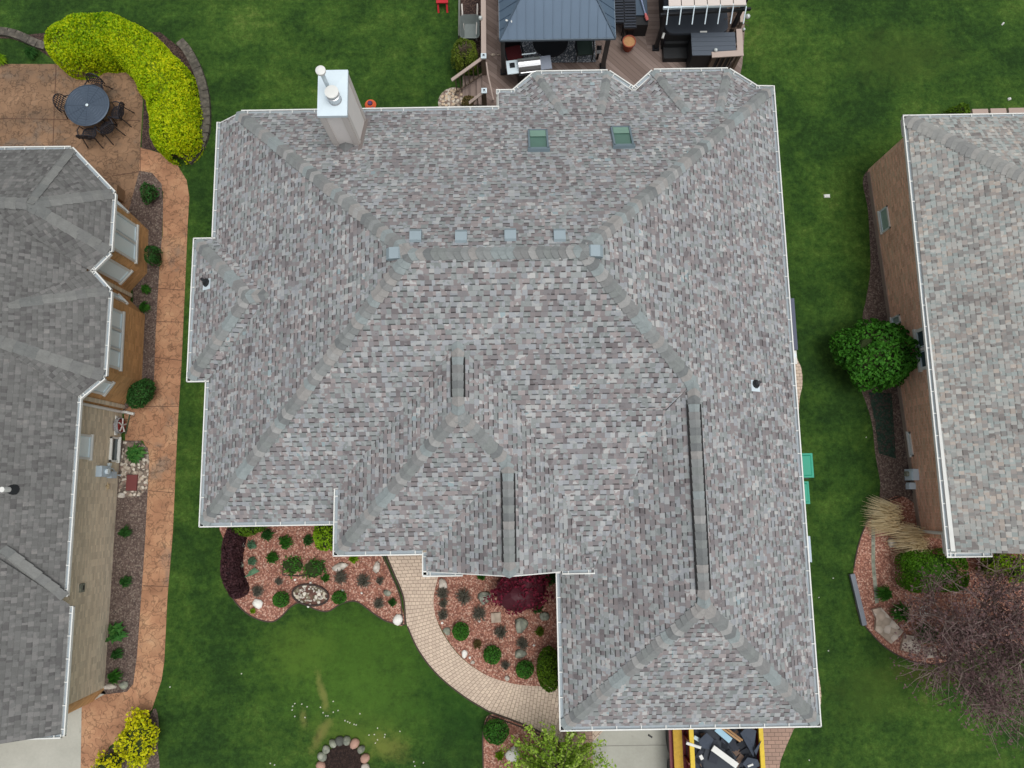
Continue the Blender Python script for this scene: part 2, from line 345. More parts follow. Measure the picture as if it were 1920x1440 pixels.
def paver(name, c1, c2, mo, w_=.2, h=.13, rot=0.):
    g = NM(name, .85, 0, .2); uvn, u, v = g.uv(); p = g.pos()
    b = g.N('ShaderNodeTexBrick', {'Vector': uvn, 'Color1': c1, 'Color2': c2, 'Mortar': mo, 'Scale': 1., 'Mortar Size': .008, 'Mortar Smooth': .2, 'Brick Width': w_, 'Row Height': h})
    col = g.mul(b.outputs[0], g.mt('MULTIPLY_ADD', g.noise(p, 1.0, 4, .6), .3, .85)); col = g.mul(col, g.mt('MULTIPLY_ADD', g.noise(p, 30, 3, .7), .35, .83))
    g.bump(b.outputs[1], .008, -.5); return g.out(col)
M_paver = paver('beige_pavers', rgb(204, 186, 166), rgb(188, 170, 152), rgb(134, 118, 106), .16, .105)
M_paverB = paver('brown_pavers', rgb(168, 140, 124), rgb(150, 126, 112), rgb(108, 92, 82), .22, .11)
M_conc = None
def concrete():
    g = NM('driveway_concrete', .85, 0, .25); p = g.pos()
    col = g.ramp(g.noise(p, .6, 5, .6), [(.35, rgb(158, 158, 148)), (.65, rgb(176, 176, 166))])
    col = g.mul(col, g.mt('MULTIPLY_ADD', g.noise(p, 14, 5, .7), .24, .88))
    st = g.N('ShaderNodeMapRange', {0: g.noise(p, 2.6, 2, .4), 1: .68, 2: .76, 3: 0., 4: .35}).outputs[0]
    return g.out(g.mix(st, col, rgb(110, 108, 100)))
M_conc = concrete()
def deckmat(name, ang, w_=.14, c=((112, 96, 88), (126, 110, 102), (136, 120, 112))):
    g = NM(name, .7, 0, .3); p = g.pos(); sp = g.N('ShaderNodeSeparateXYZ', {0: p})
    q = g.mt('ADD', g.mt('MULTIPLY', sp.outputs[0], math.cos(ang)), g.mt('MULTIPLY', sp.outputs[1], math.sin(ang)))
    l = g.mt('ADD', g.mt('MULTIPLY', sp.outputs[0], -math.sin(ang)), g.mt('MULTIPLY', sp.outputs[1], math.cos(ang)))
    qq = g.mt('DIVIDE', q, w_); k = g.mt('FLOOR', qq); fr = g.mt('FRACT', qq)
    col = g.ramp(g.wn(g.xyz(k, 1.1, 2.)), [(0, rgb(*c[0])), (.5, rgb(*c[1])), (1, rgb(*c[2]))])
    col = g.mul(col, g.mt('MULTIPLY_ADD', g.noise(g.xyz(g.mt('MULTIPLY', q, 18.), g.mt('MULTIPLY', l, 1.5)), 1., 4, .6), .3, .85))
    gap = g.mt('LESS_THAN', fr, .07); col = g.mul(col, g.mt('MULTIPLY_ADD', gap, -.5, 1.)); g.bump(g.mt('SUBTRACT', 1., gap), .01, .6); return g.out(col)
M_deckR = deckmat('deck_boards_diagonal', math.radians(45)); M_deckL = deckmat('deck_boards_left', math.radians(52))
M_deckV = deckmat('deck_boards_straight', math.radians(90)); M_deckH = deckmat('stair_boards', 0, .2)
M_rail = plain('tan_composite_rail', rgb(172, 156, 146), .6, 0, .08); M_bal = plain('brown_balusters', rgb(104, 90, 78), .7)
M_black = plain('black_metal', rgb(34, 36, 40), .45, .3, .2); M_blackp = plain('black_plastic', rgb(36, 38, 40), .55, 0, .15)
M_charcoal = plain('charcoal_cover', rgb(52, 58, 66), .7, 0, .14, 2.)
M_steel = plain('brushed_steel', rgb(190, 192, 194), .3, .85, .08); M_galv = plain('galvanised_metal', rgb(206, 220, 226), .45, .1, .08)
M_utility = plain('utility_grey', rgb(176, 192, 202), .55, 0, .07)
M_glass = plain('window_glass', rgb(60, 76, 80), .08, 0, .05, spec=.8); M_blind = plain('blind_behind_glass', rgb(226, 240, 242), .3, 0, .1, 1.2, spec=.3)
M_green = plain('green_plastic', rgb(38, 150, 122), .5, 0, .06)
M_red = plain('red_paint', rgb(120, 36, 36), .5, 0, .15); M_orange = plain('orange_plastic', rgb(214, 96, 56), .5, 0, .1)
M_rock = speckle('pale_rock', [rgb(196, 188, 176), rgb(206, 200, 190), rgb(184, 176, 164)], 7, .02, .14, 4); M_rockg = speckle('grey_green_rock', [rgb(138, 142, 126), rgb(150, 152, 138), rgb(124, 128, 116)], 7, .02, .14, 4)
M_rockw = plain('white_quartz', rgb(226, 224, 216), .6, 0, .14, 8); M_rockp = plain('pink_granite', rgb(172, 136, 120), .8, 0, .18, 9); M_rockd = plain('dark_rock', rgb(86, 88, 82), .85, 0, .2, 9)
M_slab = speckle('limestone_slab', [rgb(176, 160, 144), rgb(186, 172, 156), rgb(164, 150, 134), rgb(194, 182, 168)], 5, .02, .14, 3)
M_block = speckle('grey_wall_block', [rgb(92, 88, 80), rgb(102, 97, 88), rgb(84, 80, 74)], 9, .02, .16, 3)
M_edge = plain('black_edging', rgb(58, 46, 42), .7)
M_bark = plain('bark', rgb(84, 72, 66), .95, 0, .25, 12)

# ------------------------------------------------------------------ setting
g_ = MB(); s = 260
g_.face([(-s,-s,0), (s,-s,0), (s,s,0), (-s,s,0)]); struct(g_, 'lawn', M_grass)

def Z(i): return .004*i
def ssheet(name, L, i, mat, sm=True, px=True, n=6, thick=.0, zo=0., kind='structure', **kw):
    z = Z(i)+zo; P = pxpoly(L, z) if px else L
    if sm: P = spline(P, n, True)
    mb = MB(); P2 = P
    a = sum(P2[i][0]*P2[(i+1) % len(P2)][1]-P2[(i+1) % len(P2)][0]*P2[i][1] for i in range(len(P2)))
    if a < 0: P2 = P2[::-1]
    mb.face([(x, y, z) for x, y in P2])
    if zo > .01:
        for k in range(len(P2)):
            p, q = P2[k], P2[(k+1) % len(P2)]; mb.face([(p[0],p[1],0), (q[0],q[1],0), (q[0],q[1],z), (p[0],p[1],z)])
    o = mb.build(name, mat, kind=kind, **kw); tri_sheet_fill(o); return o
def ribbon(name, Lp, Rp, z, mat, n=10, **kw):
    A = spline([at(*p, z) for p in Lp], n); B = spline([at(*p, z) for p in Rp], n); mb = MB(); s0 = 0
    for i in range(len(A)-1):
        wA = math.dist(A[i], B[i]); wB = math.dist(A[i+1], B[i+1])
        d = math.dist([(A[i][k]+B[i][k])/2 for k in (0,1)], [(A[i+1][k]+B[i+1][k])/2 for k in (0,1)]); wm = 1.25
        pts = [(*A[i], z), (*B[i], z), (*B[i+1], z), (*A[i+1], z)]; uv = [(0, s0), (wm, s0), (wm, s0+d), (0, s0+d)]
        cr = (B[i][0]-A[i][0])*(A[i+1][1]-A[i][1])-(B[i][1]-A[i][1])*(A[i+1][0]-A[i][0])
        if cr < 0: pts = pts[::-1]; uv = uv[::-1]
        mb.face(pts, uv=uv); s0 += d
    return mb.build(name, mat, kind='structure', **kw)
def curb(mb, pts, w_, h, z0=0., mi=0):
    for a, b in zip(pts[:-1], pts[1:]): mb.beam((a[0],a[1],z0+h/2), (b[0],b[1],z0+h/2), w_, h, mi, ext=w_*.2)

# left patio, walk, driveway
ssheet('patio', [(-60,120), (205,120), (240,128), (262,150), (268,190), (263,275), (259,380), (262,420), (-60,420)], 1, M_stampP, sm=False)
wk = [(263,276),(300,287),(330,305),(350,338),(355,370),(352,420),(346,560),(340,690),(333,800),(324,1000),(314,1120),(308,1240),(303,1275),(285,1330),(262,1355),(238,1375),(205,1400),(190,1440),(180,1500),(148,1500),(152,1325),(196,1302),(236,1296),(250,1280),(256,1230),(263,1130),(270,1030),(278,900),(279,850),(268,826),(235,826),(232,765),(262,750),(288,715),(290,640),(298,480),(305,440),(306,360),(290,330),(261,322)]
ssheet('stamped_walkway', wk, 2, M_stamp, sm=False)
ssheet('planting_bed_soil', [(261,320),(285,324),(303,345),(306,380),(304,440),(299,500),(291,640),(289,712),(262,752),(230,770),(230,700),(250,560),(240,400)], 3, M_brownmulch, sm=False)
ssheet('side_bed_soil', [(232,826),(262,826),(277,840),(280,862),(277,920),(271,1030),(264,1130),(257,1228),(250,1282),(238,1297),(200,1302),(180,1300),(200,1000),(215,826)], 3, M_brownmulch, sm=False)
ssheet('gravel_patch', [(231,828),(262,828),(277,842),(280,865),(276,915),(262,930),(222,932),(224,880)], 4, M_gravel, sm=False)
ssheet('driveway_left', [(-80,1290),(190,1290),(199,1300),(153,1326),(150,1520),(-80,1520)], 3, M_conc, sm=False)
ssheet('corner_bed_soil', [(290,1328),(297,1350),(296,1400),(288,1460),(170,1460),(195,1415),(240,1378),(275,1350)], 3, M_brownmulch)
ssheet('hedge_bed_soil', [(-40,72),(20,72),(60,85),(90,105),(110,119),(206,119),(242,127),(264,150),(270,190),(265,278),(300,285),(345,300),(372,270),(382,220),(378,160),(350,100),(300,60),(100,60),(40,66)], 3, M_darkmulch, sm=False)
# joints of the walk
jm = MB()
for a, b in (((286,540),(347,544)),((291,603),(344,604)),((290,670),(341,676)),((235,762),(334,762)),((278,920),(326,924)),((268,1098),(316,1100)),((105,120),(99,275)),((0,222),(262,226)),((263,276),(263,330)),((210,330),(262,322))):
    for u in range(1): jm.beam(at3(*a, Z(2)+.003), at3(*b, Z(2)+.003), .018, .006)
jm.build('walkway_joint', plain('joint_dark', rgb(92, 68, 56), .9), kind='structure')

# front beds, paver walk and drive
ssheet('front_bed', [(430,975),(420,1020),(425,1100),(442,1130),(470,1155),(505,1166),(525,1158),(545,1138),(565,1130),(590,1142),(615,1146),(640,1132),(668,1128),(700,1150),(725,1165),(757,1172),(752,1130),(740,1095),(722,1055),(700,1020),(640,975)], 1, M_redmulch)
ssheet('entry_bed', [(822,1060),(814,1100),(812,1140),(825,1175),(850,1215),(880,1245),(920,1270),(960,1283),(1010,1288),(1070,1288),(1075,1200),(1075,1040),(900,1040)], 1, M_redmulch)
ssheet('tree_bed', [(918,1340),(906,1372),(906,1440),(915,1500),(1110,1500),(1112,1420),(1080,1400),(1050,1380),(1000,1362),(960,1350)], 1, M_redmulch)
ribbon('paver_walkway', [(719,1030),(738,1075),(756,1120),(764,1175),(785,1220),(820,1265),(870,1306),(918,1335),(980,1358),(1030,1382),(1060,1402),(1075,1430)],
       [(820,1030),(823,1070),(813,1120),(818,1160),(838,1200),(868,1236),(910,1265),(950,1279),(990,1286),(1050,1288),(1110,1300),(1160,1340)], Z(3), M_paver)
ssheet('driveway', [(1110,1330),(1290,1330),(1440,1340),(1430,1540),(1110,1540)], 2, M_conc, sm=False)
ssheet('driveway_border_left', [(1052,1362),(1111,1362),(1111,1530),(1080,1530),(1060,1400)], 4, M_paverB, sm=False)
ssheet('driveway_border_right', [(1405,1340),(1510,1340),(1488,1368),(1474,1400),(1464,1425),(1456,1470),(1450,1540),(1400,1540)], 4, M_paverB, sm=False)
ssheet('side_paver_strip', [(1470,640),(1497,678),(1504,700),(1504,725),(1499,750),(1497,800),(1497,850),(1509,1090),(1519,1130),(1530,1230),(1535,1330),(1455,1330),(1450,900)], 1, M_paver)
# joint across the drive
MB().beam(at3(1111,1399, Z(2)+.003), at3(1256,1397, Z(2)+.003), .02, .006).build('driveway_joint', plain('joint_grey', rgb(128, 128, 120)), kind='structure')
mb = MB(); P = spline([at3(719,1030,.03), at3(738,1075,.03), at3(756,1120,.03), at3(760,1172,.03)], 8); mb.tube(P, .028, 6); mb.tube([(p[0]-.09,p[1],.02) for p in P], .02, 6); mb.build('walkway_edging', plain('edging_brown', rgb(74,64,56), .9), kind='structure')
mb = MB(); P = spline([at3(918,1335,.03), at3(980,1358,.03), at3(1030,1382,.03), at3(1060,1402,.03)], 8); mb.tube(P, .028, 6); mb.tube([(p[0]-.03,p[1]-.09,.02) for p in P], .02, 6); mb.build('walkway_edging', plain('edging_brown', rgb(74,64,56), .9), kind='structure')
mb = MB(); P = spline([at3(764,1175,.02), at3(785,1220,.02), at3(820,1265,.02), at3(870,1306,.02), at3(918,1335,.02)], 8); mb.tube(P, .022, 6); mb.build('walkway_edging', plain('edging_brown', rgb(74,64,56), .9), kind='structure')
for L in ([(425,1100),(442,1130),(470,1155),(505,1166),(525,1158),(545,1138),(565,1130),(590,1142),(615,1146),(640,1132),(668,1128),(700,1150),(725,1165),(757,1172)], [(918,1340),(906,1372),(906,1440)], [(1690,930),(1655,945),(1628,975),(1610,1020),(1601,1065)], [(1615,1165),(1650,1205),(1690,1232),(1740,1246),(1790,1240)]):
    mb = MB(); mb.tube(spline([at3(*q, .015) for q in L], 8), .02, 6); mb.build('lawn_edging', plain('edging_brown', rgb(74,64,56), .9), kind='structure')
# right neighbour beds
ssheet('side_bed_right', [(1622,325),(1628,400),(1632,500),(1624,560),(1618,600),(1640,640),(1600,700),(1616,735),(1634,790),(1641,850),(1650,900),(1660,960),(1760,960),(1750,700),(1700,320)], 1, M_brownmulch)
ssheet('corner_bed_right', [(1690,930),(1655,945),(1628,975),(1610,1020),(1601,1065),(1602,1120),(1615,1165),(1650,1205),(1690,1232),(1740,1246),(1790,1240),(1850,1210),(1990,1190),(1990,980),(1760,960)], 2, M_redmulch)
ssheet('weed_cloth', [(1628,735),(1672,737),(1676,800),(1680,860),(1648,850),(1640,790)], 3, speckle('netting', [rgb(44, 62, 52), rgb(52, 70, 60), rgb(70, 66, 60)], 20), sm=False)
ssheet('grey_path_strip', [(1634,975),(1641,975),(1641,1060),(1648,1130),(1641,1132),(1634,1060)], 4, M_rockg, sm=False)

# ------------------------------------------------------------------ roofs
def caps(p0, p1, drop, w_=.34, exp=.17, lift=.04, mb=None, sc_=1.):
    mb = mb or MB(); p0, p1 = Vector(p0), Vector(p1)
    if p0.z > p1.z: p0, p1 = p1, p0          # start at the low end
    L = (p1-p0).length; n = max(2, round(L/exp)); d = (p1-p0)/n; hz = Vector((d.x, d.y, 0)).normalized(); sx = Vector((-hz.y, hz.x, 0))
    for i in range(n):
        j = random.uniform(-.008, .008); a = p0+d*i; b = p0+d*(i+1.25)
        if i == n-1: b = p1.copy()
        prof = [(-w_/2, -drop*w_/2), (-w_*.22, -drop*w_*.22+.012), (0, .022), (w_*.22, -drop*w_*.22+.012), (w_/2, -drop*w_/2)]
        k0 = 1+random.uniform(.04, .16)*sc_; arc = [q_*sc_ for q_ in (.05, -.02, -.045, -.02, .05)]; dn = d.normalized(); A = [a+dn*arc[i_]+sx*(x*k0+j)+Vector((0,0,z*k0+lift)) for i_, (x, z) in enumerate(prof)]; B = [b+sx*(x*.88+j)+Vector((0,0,z*.88+.012)) for x, z in prof]
        F = [a+dn*arc[i_]+sx*(x*k0+j)+Vector((0,0,z*k0+.004)) for i_, (x, z) in enumerate(prof)]
        i0 = len(mb.v); mb.v += [tuple(q) for q in A+B+F]
        for k in range(4):
            for fc in ((k, k+1, 5+k+1, 5+k), (10+k, 10+k+1, k+1, k)):
                mb.f.append(tuple(i0+q for q in fc)); mb.mi.append(0); mb.uv.append([(0,0)]*4)
    return mb
def gutter(house, p0, p1, w_=.115, label=None):
    """p0->p1 with the outside on the right hand"""
    p0, p1 = Vector(p0), Vector(p1); d = (p1-p0); L = d.length; d.normalize(); o = Vector((d.y, -d.x, 0)).normalized(); u = Vector((0,0,1))
    mb = MB()
    def bx(o0, o1, z0, z1, mi, a=p0, b=p1):
        q = lambda p, x, z: p+o*x+u*z
        A = [q(a,o0,z0), q(a,o1,z0), q(a,o1,z1), q(a,o0,z1)]; B = [q(b,o0,z0), q(b,o1,z0), q(b,o1,z1), q(b,o0,z1)]
        for k in range(4): mb.face([A[k], A[(k+1) % 4], B[(k+1) % 4], B[k]], mi)
        mb.face(A[::-1], mi); mb.face(B, mi)
    bx(.0, w_-.02, -.085, -.07, 1); bx(w_-.032, w_, -.1, -.012, 0); bx(-.025, 0, -.17, -.035, 0)
    n = max(1, int(L/.62)); 
    for i in range(n+1):
        t = (i+.3)/(n+.6)*L; c = p0+d*t; bx(-.01, w_-.01, -.03, -.018, 0, c-d*.012, c+d*.012)
    for e, sg in ((p0, 1), (p1, -1)): bx(0, w_, -.1, -.02, 0, e, e+d*.015*sg)
    g = mb.build('gutter', [M_white, M_trough], house)
    sf = MB(); q = lambda p, x, z: p+o*x+u*z
    sf.face([q(p0,-.02,-.171), q(p1,-.02,-.171), q(p1,-.5,-.171), q(p0,-.5,-.171)]); sf.build('soffit', M_soffit, g)
    return g
P_ = .65; G = .1
zS = lambda y: 3+P_*(y+.78); zW = lambda x: 3+P_*(x+8.4); zE = lambda x: 3+P_*(7.8-x); zN = lambda y: 7.0-P_*(y-5.37)
zMW = lambda x: 3.6+P_*(x+4.66); zME = lambda x: 3.6+P_*(2.12-x); zMS = lambda y: 3.6+P_*(y+1.55); zGW = lambda x: 3+P_*(x-1.1); zGS = lambda y: 3+P_*(y+6.08)
zCR = lambda y: 3.6+.3*(y+2)
house = empty('house', (0,2,0), 'large hip roofed house with mottled grey shingles and white gutters, centre of the photo', 'house')
xW, xE, yS, yN1, yN2 = -8.4+G, 7.8-G, -.78+G, 10.85-G, 11.66-G
Rg1, Rg2 = (-2.25,5.37,7.0), (1.65,5.37,7.0); GA, GB = (4.45,2.57,5.18), (4.45,-2.73,5.18)
M1, M2, K = (-1.27,3.53,5.80), (-1.27,1.84,5.80), (-.12,.69,5.056); yF = -1.97
A_ = (-7.6,10.75,zW(-7.6)); A_ = (-7.62, yN1, zN(yN1)); B_ = (xW,10.72,zW(xW))
SWc = (xW, yS, zS(yS)); NEc = (xE, yN2-.06, zE(xE))
F_, Fl, Fr = (-.12,yF,5.056), (-2.36+G,yF,3.6+P_*G), (2.1,yF,3.61)
zGf = lambda x: 3.6+P_*(x+2.36)
cr0, cr1 = (.29,1.98,4.79), (3.85,1.98,4.79)
rf = MB()
for poly in [
    [SWc, Rg1, A_, B_],                                                   # west
    [Rg1, Rg2, NEc, (7.45,yN2,zN(yN2)), (-.22+G*0,yN2,zN(yN2)), (-.22,yN1,zN(yN1)), A_],   # north
    [Rg2, GA, GB, (xE,-6.08+G,zE(xE)), NEc],                              # east
    [Rg1, SWc, (-4.56,yS,zS(yS)), (-4.56,.243,3.665), M1],
    [Rg1, M1, cr0, cr1, GA, Rg2],
    [M1, (-4.56,.243,3.665), (-4.66+G,-1.55+G,zMS(-1.55+G)), M2],
    [M2, (-4.66+G,-1.55+G,zMS(-1.55+G)), (-2.26,-1.45,3.665), K],
    [K, (-2.26,-1.45,3.665), Fl, F_],
    [M1, M2, K, F_, Fr, cr0],
    [cr0, Fr, (2.04,yF,3.61), cr1],
    [GA, (1.1+G,-.78,zGW(1.1+G)), (1.1+G,-6.08+G,zGW(1.1+G)), GB],
    [GB, (1.1+G,-6.08+G,zGS(-6.08+G)), (xE,-6.08+G,zGS(-6.08+G))],
    # west projection
    [(-8.92+G,3.15+G,3.065), (-6.87,5.2,4.33), (-8.92+G,7.25-G,3.065)],
    [(-8.92+G,7.25-G,3.065), (-6.87,5.2,4.33), (-6.35,5.2,4.33), (-8.33,7.22,3.06)],
    [(-8.92+G,3.15+G,3.065), (-8.33,3.18,3.06), (-6.35,5.2,4.33), (-6.87,5.2,4.33)],
    ]: rf.face(poly if Vector(poly[1]).__sub__(Vector(poly[0])).cross(Vector(poly[2])-Vector(poly[1])).z > 0 else poly[::-1])
zb = zN(11.72)+.0
bays = []
for (x0, x1, x2, x3, h0, h1, nm) in ((.24,.80,3.05,3.62,1.62,2.62,1), (3.86,4.30,6.60,7.3,5.05,5.95,2)):
    z0 = 2.9; y0, y1, yh = 11.62, 12.28-G, 10.45; zh = zN(yh)+.02
    a, b, c, d, hl, hr = (x0,y0,z0+.02), (x1+.06,y1,z0), (x2-.06,y1,z0), (x3,y0,z0+.02), (h0,yh,zh), (h1,yh,zh)
    for poly in ([a, b, hl], [b, c, hr, hl], [c, d, hr]): rf.face(poly[::-1] if Vector(poly[1]).__sub__(Vector(poly[0])).cross(Vector(poly[2])-Vector(poly[1])).z < 0 else poly)
    bays.append((a, b, c, d, hl, hr))
roof = rf.build('roof', M_roof, house)
# caps
def cap(p0, p1, drop=.46, mat=None, par=None, **k): return caps(p0, p1, drop, **k).build('ridge_cap', mat or M_cap, par or roof, smooth=False)
cap(A_, Rg1); cap(NEc, Rg2); cap(SWc, Rg1); cap(GA, Rg2); cap(Rg1, Rg2, .62, w_=.29)
cap((1.1+G,-6.08+G,zGS(-6.08+G)), GB); cap((xE,-6.08+G,zGS(-6.08+G)), GB)
cap((-4.66+G,-1.55+G,zMS(-1.55+G)), M2); cap(K, M2)
cap((-8.92+G,7.25-G,3.07), (-6.87,5.2,4.33)); cap((-8.92+G,3.15+G,3.07), (-6.87,5.2,4.33)); cap((-6.87,5.2,4.33), (-6.2,5.2,4.34), .6)
for a, b, c, d, hl, hr in bays: cap(b, hl, .25, w_=.25); cap(c, hr, .25, w_=.25)
# ridge vents: raised strip with dark slot both sides
def ridgevent(p0, p1, w_=.3):
    p0, p1 = Vector(p0), Vector(p1); d = (p1-p0).normalized(); sx = Vector((-d.y, d.x, 0)); L = (p1-p0).length
    r_ = MB()
    for sg in (-1, 1): r_.beam(p0+sx*sg*w_*.5+Vector((0,0,-.075)), p1+sx*sg*w_*.5+Vector((0,0,-.075)), .05, .05)
    v = r_.build('ridge_vent', plain('vent_slot_black', rgb(34, 34, 34), .9), roof)
    c = MB(); n = round(L/.19)
    for i in range(n):
        a = p0+d*(L*i/n); b = p0+d*(L*(i+1)/n); q = []
        for p, z in ((a, .045), (b, .035)): q += [p+sx*w_/2+Vector((0,0,z-.1)), p+Vector((0,0,z)), p-sx*w_/2+Vector((0,0,z-.1))]
        i0 = len(c.v); c.v += [tuple(t) for t in q]
        for fc in ((0,1,4,3), (1,2,5,4)): c.f.append(tuple(i0+t for t in fc)); c.mi.append(0); c.uv.append([(0,0)]*4)
    c.build('cap_course', M_cap, v)
ridgevent((4.45,2.05,5.2), (4.45,-2.35,5.2)); cap((4.45,2.57,5.2), (4.45,2.05,5.2), .62, w_=.3); cap((4.45,-2.73,5.2), (4.45,-2.35,5.2), .62, w_=.3)
ridgevent((-1.27,3.2,5.82), (-1.27,2.25,5.82)); cap((-1.27,3.53,5.82), (-1.27,3.2,5.82), .62, w_=.3); cap((-1.27,1.84,5.82), (-1.27,2.25,5.82), .62, w_=.3)
ridgevent((-.12,.45,5.08), (-.12,-1.65,5.08)); cap((-.12,.69,5.08), (-.12,.45,5.08), .62, w_=.3); cap((-.12,yF,5.08), (-.12,-1.65,5.08), .62, w_=.3)
# gutters (outside on the right hand of travel)
zg = lambda z: z+.0
def gut(a, b, inside):
    a, b = Vector(a), Vector(b); d = b-a; o = Vector((d.y, -d.x, 0)); m = (a+b)/2
    if o.dot(Vector((inside[0], inside[1], 0))-Vector((m.x, m.y, 0))) > 0: a, b = b, a
    return gutter(house, a, b)
gut((-7.55,yN1,zN(yN1)), (-.22,yN1,zN(yN1)), (0,0))
a, b, c, d, hl, hr = bays[0]; gut((-.22-G*.9,yN2,zN(yN2)), (a[0],yN2,zN(yN2)), (0,0)); gut(a, b, (2,11,0)); gut(b, c, (2,9,0)); gut(c, (3.74,11.6,2.92), (2,11,0))
a, b, c, d, hl, hr = bays[1]; gut((3.74,11.6,2.92), b, (5.4,11,0)); gut(b, c, (5.4,9,0)); gut(c, d, (5.4,11,0)); gut((d[0],yN2,zN(yN2)), (xE+G,yN2-.03,zN(yN2)+.02), (5,0))
gut((xE,NEc[1]+G,zE(xE)), (xE,-6.08,zE(xE)), (0,0)); gut((xE+G,-6.08+G,zE(xE)), (1.1,-6.08+G,zE(xE)), (4,0)); gut((1.1+G,-6.08,zGW(1.1+G)), (1.1+G,-1.95,zGW(1.1+G)), (4,-4))
gut((xW,-.78,zS(yS)), (xW,3.15,zS(yS)), (0,2)); gut((xW,7.25,zW(xW)), (xW,10.75,zW(xW)), (0,9)); gut((-8.92+G,3.15,3.065), (-8.92+G,7.25,3.065), (0,5))
gut((-8.92,3.15+G,3.065), (xW-.0,3.15+G,3.065), (-8,5)); gut((-8.92,7.25-G,3.065), (xW-.0,7.25-G,3.065), (-8,5))
gut((-8.4,yS,zS(yS)), (-4.72,yS,zS(yS)), (-6,5)); gut((-4.66+G,.17,zMW(-4.66+G)), (-4.66+G,-1.55,zMW(-4.66+G)), (0,-.5)); gut((-4.66,-1.55+G,zMS(-1.55+G)), (-2.36,-1.55+G,zMS(-1.55+G)), (-3,5))
gut((-2.36+G,-1.5,3.66), (-2.36+G,-2.08,3.66), (0,-1.8)); gut((-2.36,-2.0,3.66), (-1.33,-2.0,3.66), (-1,0)); gut((1.22,-2.0,3.64), (2.06,-2.0,3.64), (1,0))
# cornice returns, gable wall, fascia of rakes and clipped corner
for q in ([(-2.26,-2.0,3.655), (-1.33,-2.0,3.655), (-1.33,-1.6,3.9), (-2.26,-1.6,3.9)], [(1.22,-2.0,3.64), (2.0,-2.0,3.64), (2.0,-1.6,3.85), (1.22,-1.6,3.85)]):
    rt = MB(); rt.face(q); rt.build('cornice_return', M_roof, house)
for a, b in (((-2.2,yF-.012,3.58), (-.12,yF-.012,4.96)), ((-.12,yF-.012,4.96), (1.1,yF-.012,4.17)), ((A_[0],A_[1],A_[2]-.1), (B_[0],B_[1],B_[2]-.1)), ((-.25,yN1,zN(yN1)-.1), (-.25,yN2,zN(yN2)-.1))):
    MB().beam(a, b, .025, .17).build('fascia', M_white, house)
M_brickH = brick('house_brick', rgb(150, 120, 100), rgb(128, 98, 82), rgb(160, 150, 138))
wb = MB()
wb.prism([(-8.0,-.35),(-8.0,3.55),(-8.5,3.55),(-8.5,6.85),(-8.0,6.85),(-8.0,10.35),(.1,10.35),(.1,11.2),(7.4,11.2),(7.4,-5.7),(1.5,-5.7),(1.5,-.9),(-.12,-.9),(-4.25,-.9),(-4.25,-.35)], 0, 2.85)
wb.prism([(-4.3,-1.15),(-2.0,-1.15),(-2.0,-1.6),(-1.4,-1.6),(-1.4,-1.2),(1.2,-1.2),(1.2,-.5),(-4.3,-.5)], 0, 3.4)
for x0, x1, x2, x3 in ((.5,1.0,2.85,3.4), (4.1,4.5,6.4,7.0)): wb.prism([(x0,11.1),(x1,11.85),(x2,11.85),(x3,11.1)], 0, 2.8)
wb.face([(-2.0,-1.65,3.4), (1.3,-1.65,3.6), (1.3,-1.65,4.05), (-.12,-1.65,4.98), (-2.0,-1.65,3.75)])
wb.build('wall', M_brickH, house)

# box vents
for i, (px, py) in enumerate(((780,447),(865,448),(957,445),(1049,446),(742,477),(1113,473))):
    if i < 4: p = hit(px, py, (0,P_,1), 7+P_*5.37); nrm = (0, P_); dr = 'north face'
    elif i == 4: p = hit(px, py, (-P_,0,1), 3+P_*8.4)
    else: p = hit(px, py, (P_,0,1), 3+P_*7.8)
    rz = 0 if i < 4 else (math.pi/2 if i == 4 else -math.pi/2)   # local +y downslope
    lab = ['westmost of the four square grey roof vents in the row along the ridge', 'second from the west of the four square grey roof vents along the ridge', 'third from the west of the four square grey roof vents along the ridge', 'eastmost of the four square grey roof vents in the row along the ridge', 'grey roof vent on the west slope beside the ridge end', 'grey roof vent on the east slope beside the ridge end'][i]
    e = empty('roof_vent', p, lab, 'roof vent', 'square box vents around the main ridge'); mb = MB(); sl = math.atan(P_)
    T = Matrix.Rotation(-sl, 3, 'X'); ca, sa = math.cos(rz), math.sin(rz)
    def loc(x, y, z):
        q = T @ Vector((x, y, z)); return (p[0]+q.x*ca-q.y*sa, p[1]+q.x*sa+q.y*ca, p[2]+q.z)
    V = [loc(x*.135, y*.86, z) for x in (-1, 1) for y, z in ((-.19,.0),(-.17,.08),(.06,.17),(.2,.13),(.21,0))]
    for k in range(4): mb.face([V[k], V[k+1], V[5+k+1], V[5+k]][::-1])
    mb.face(V[:5]); mb.face(V[5:][::-1]); mb.build('hood', plain('vent_grey', rgb(140, 154, 160), .6, .1, .08), e)
    fl = MB(); fl.face([loc(-.2,-.24,.012), loc(.2,-.24,.012), loc(.2,.24,.012), loc(-.2,.24,.012)]); fl.build('flashing', M_roof, e)
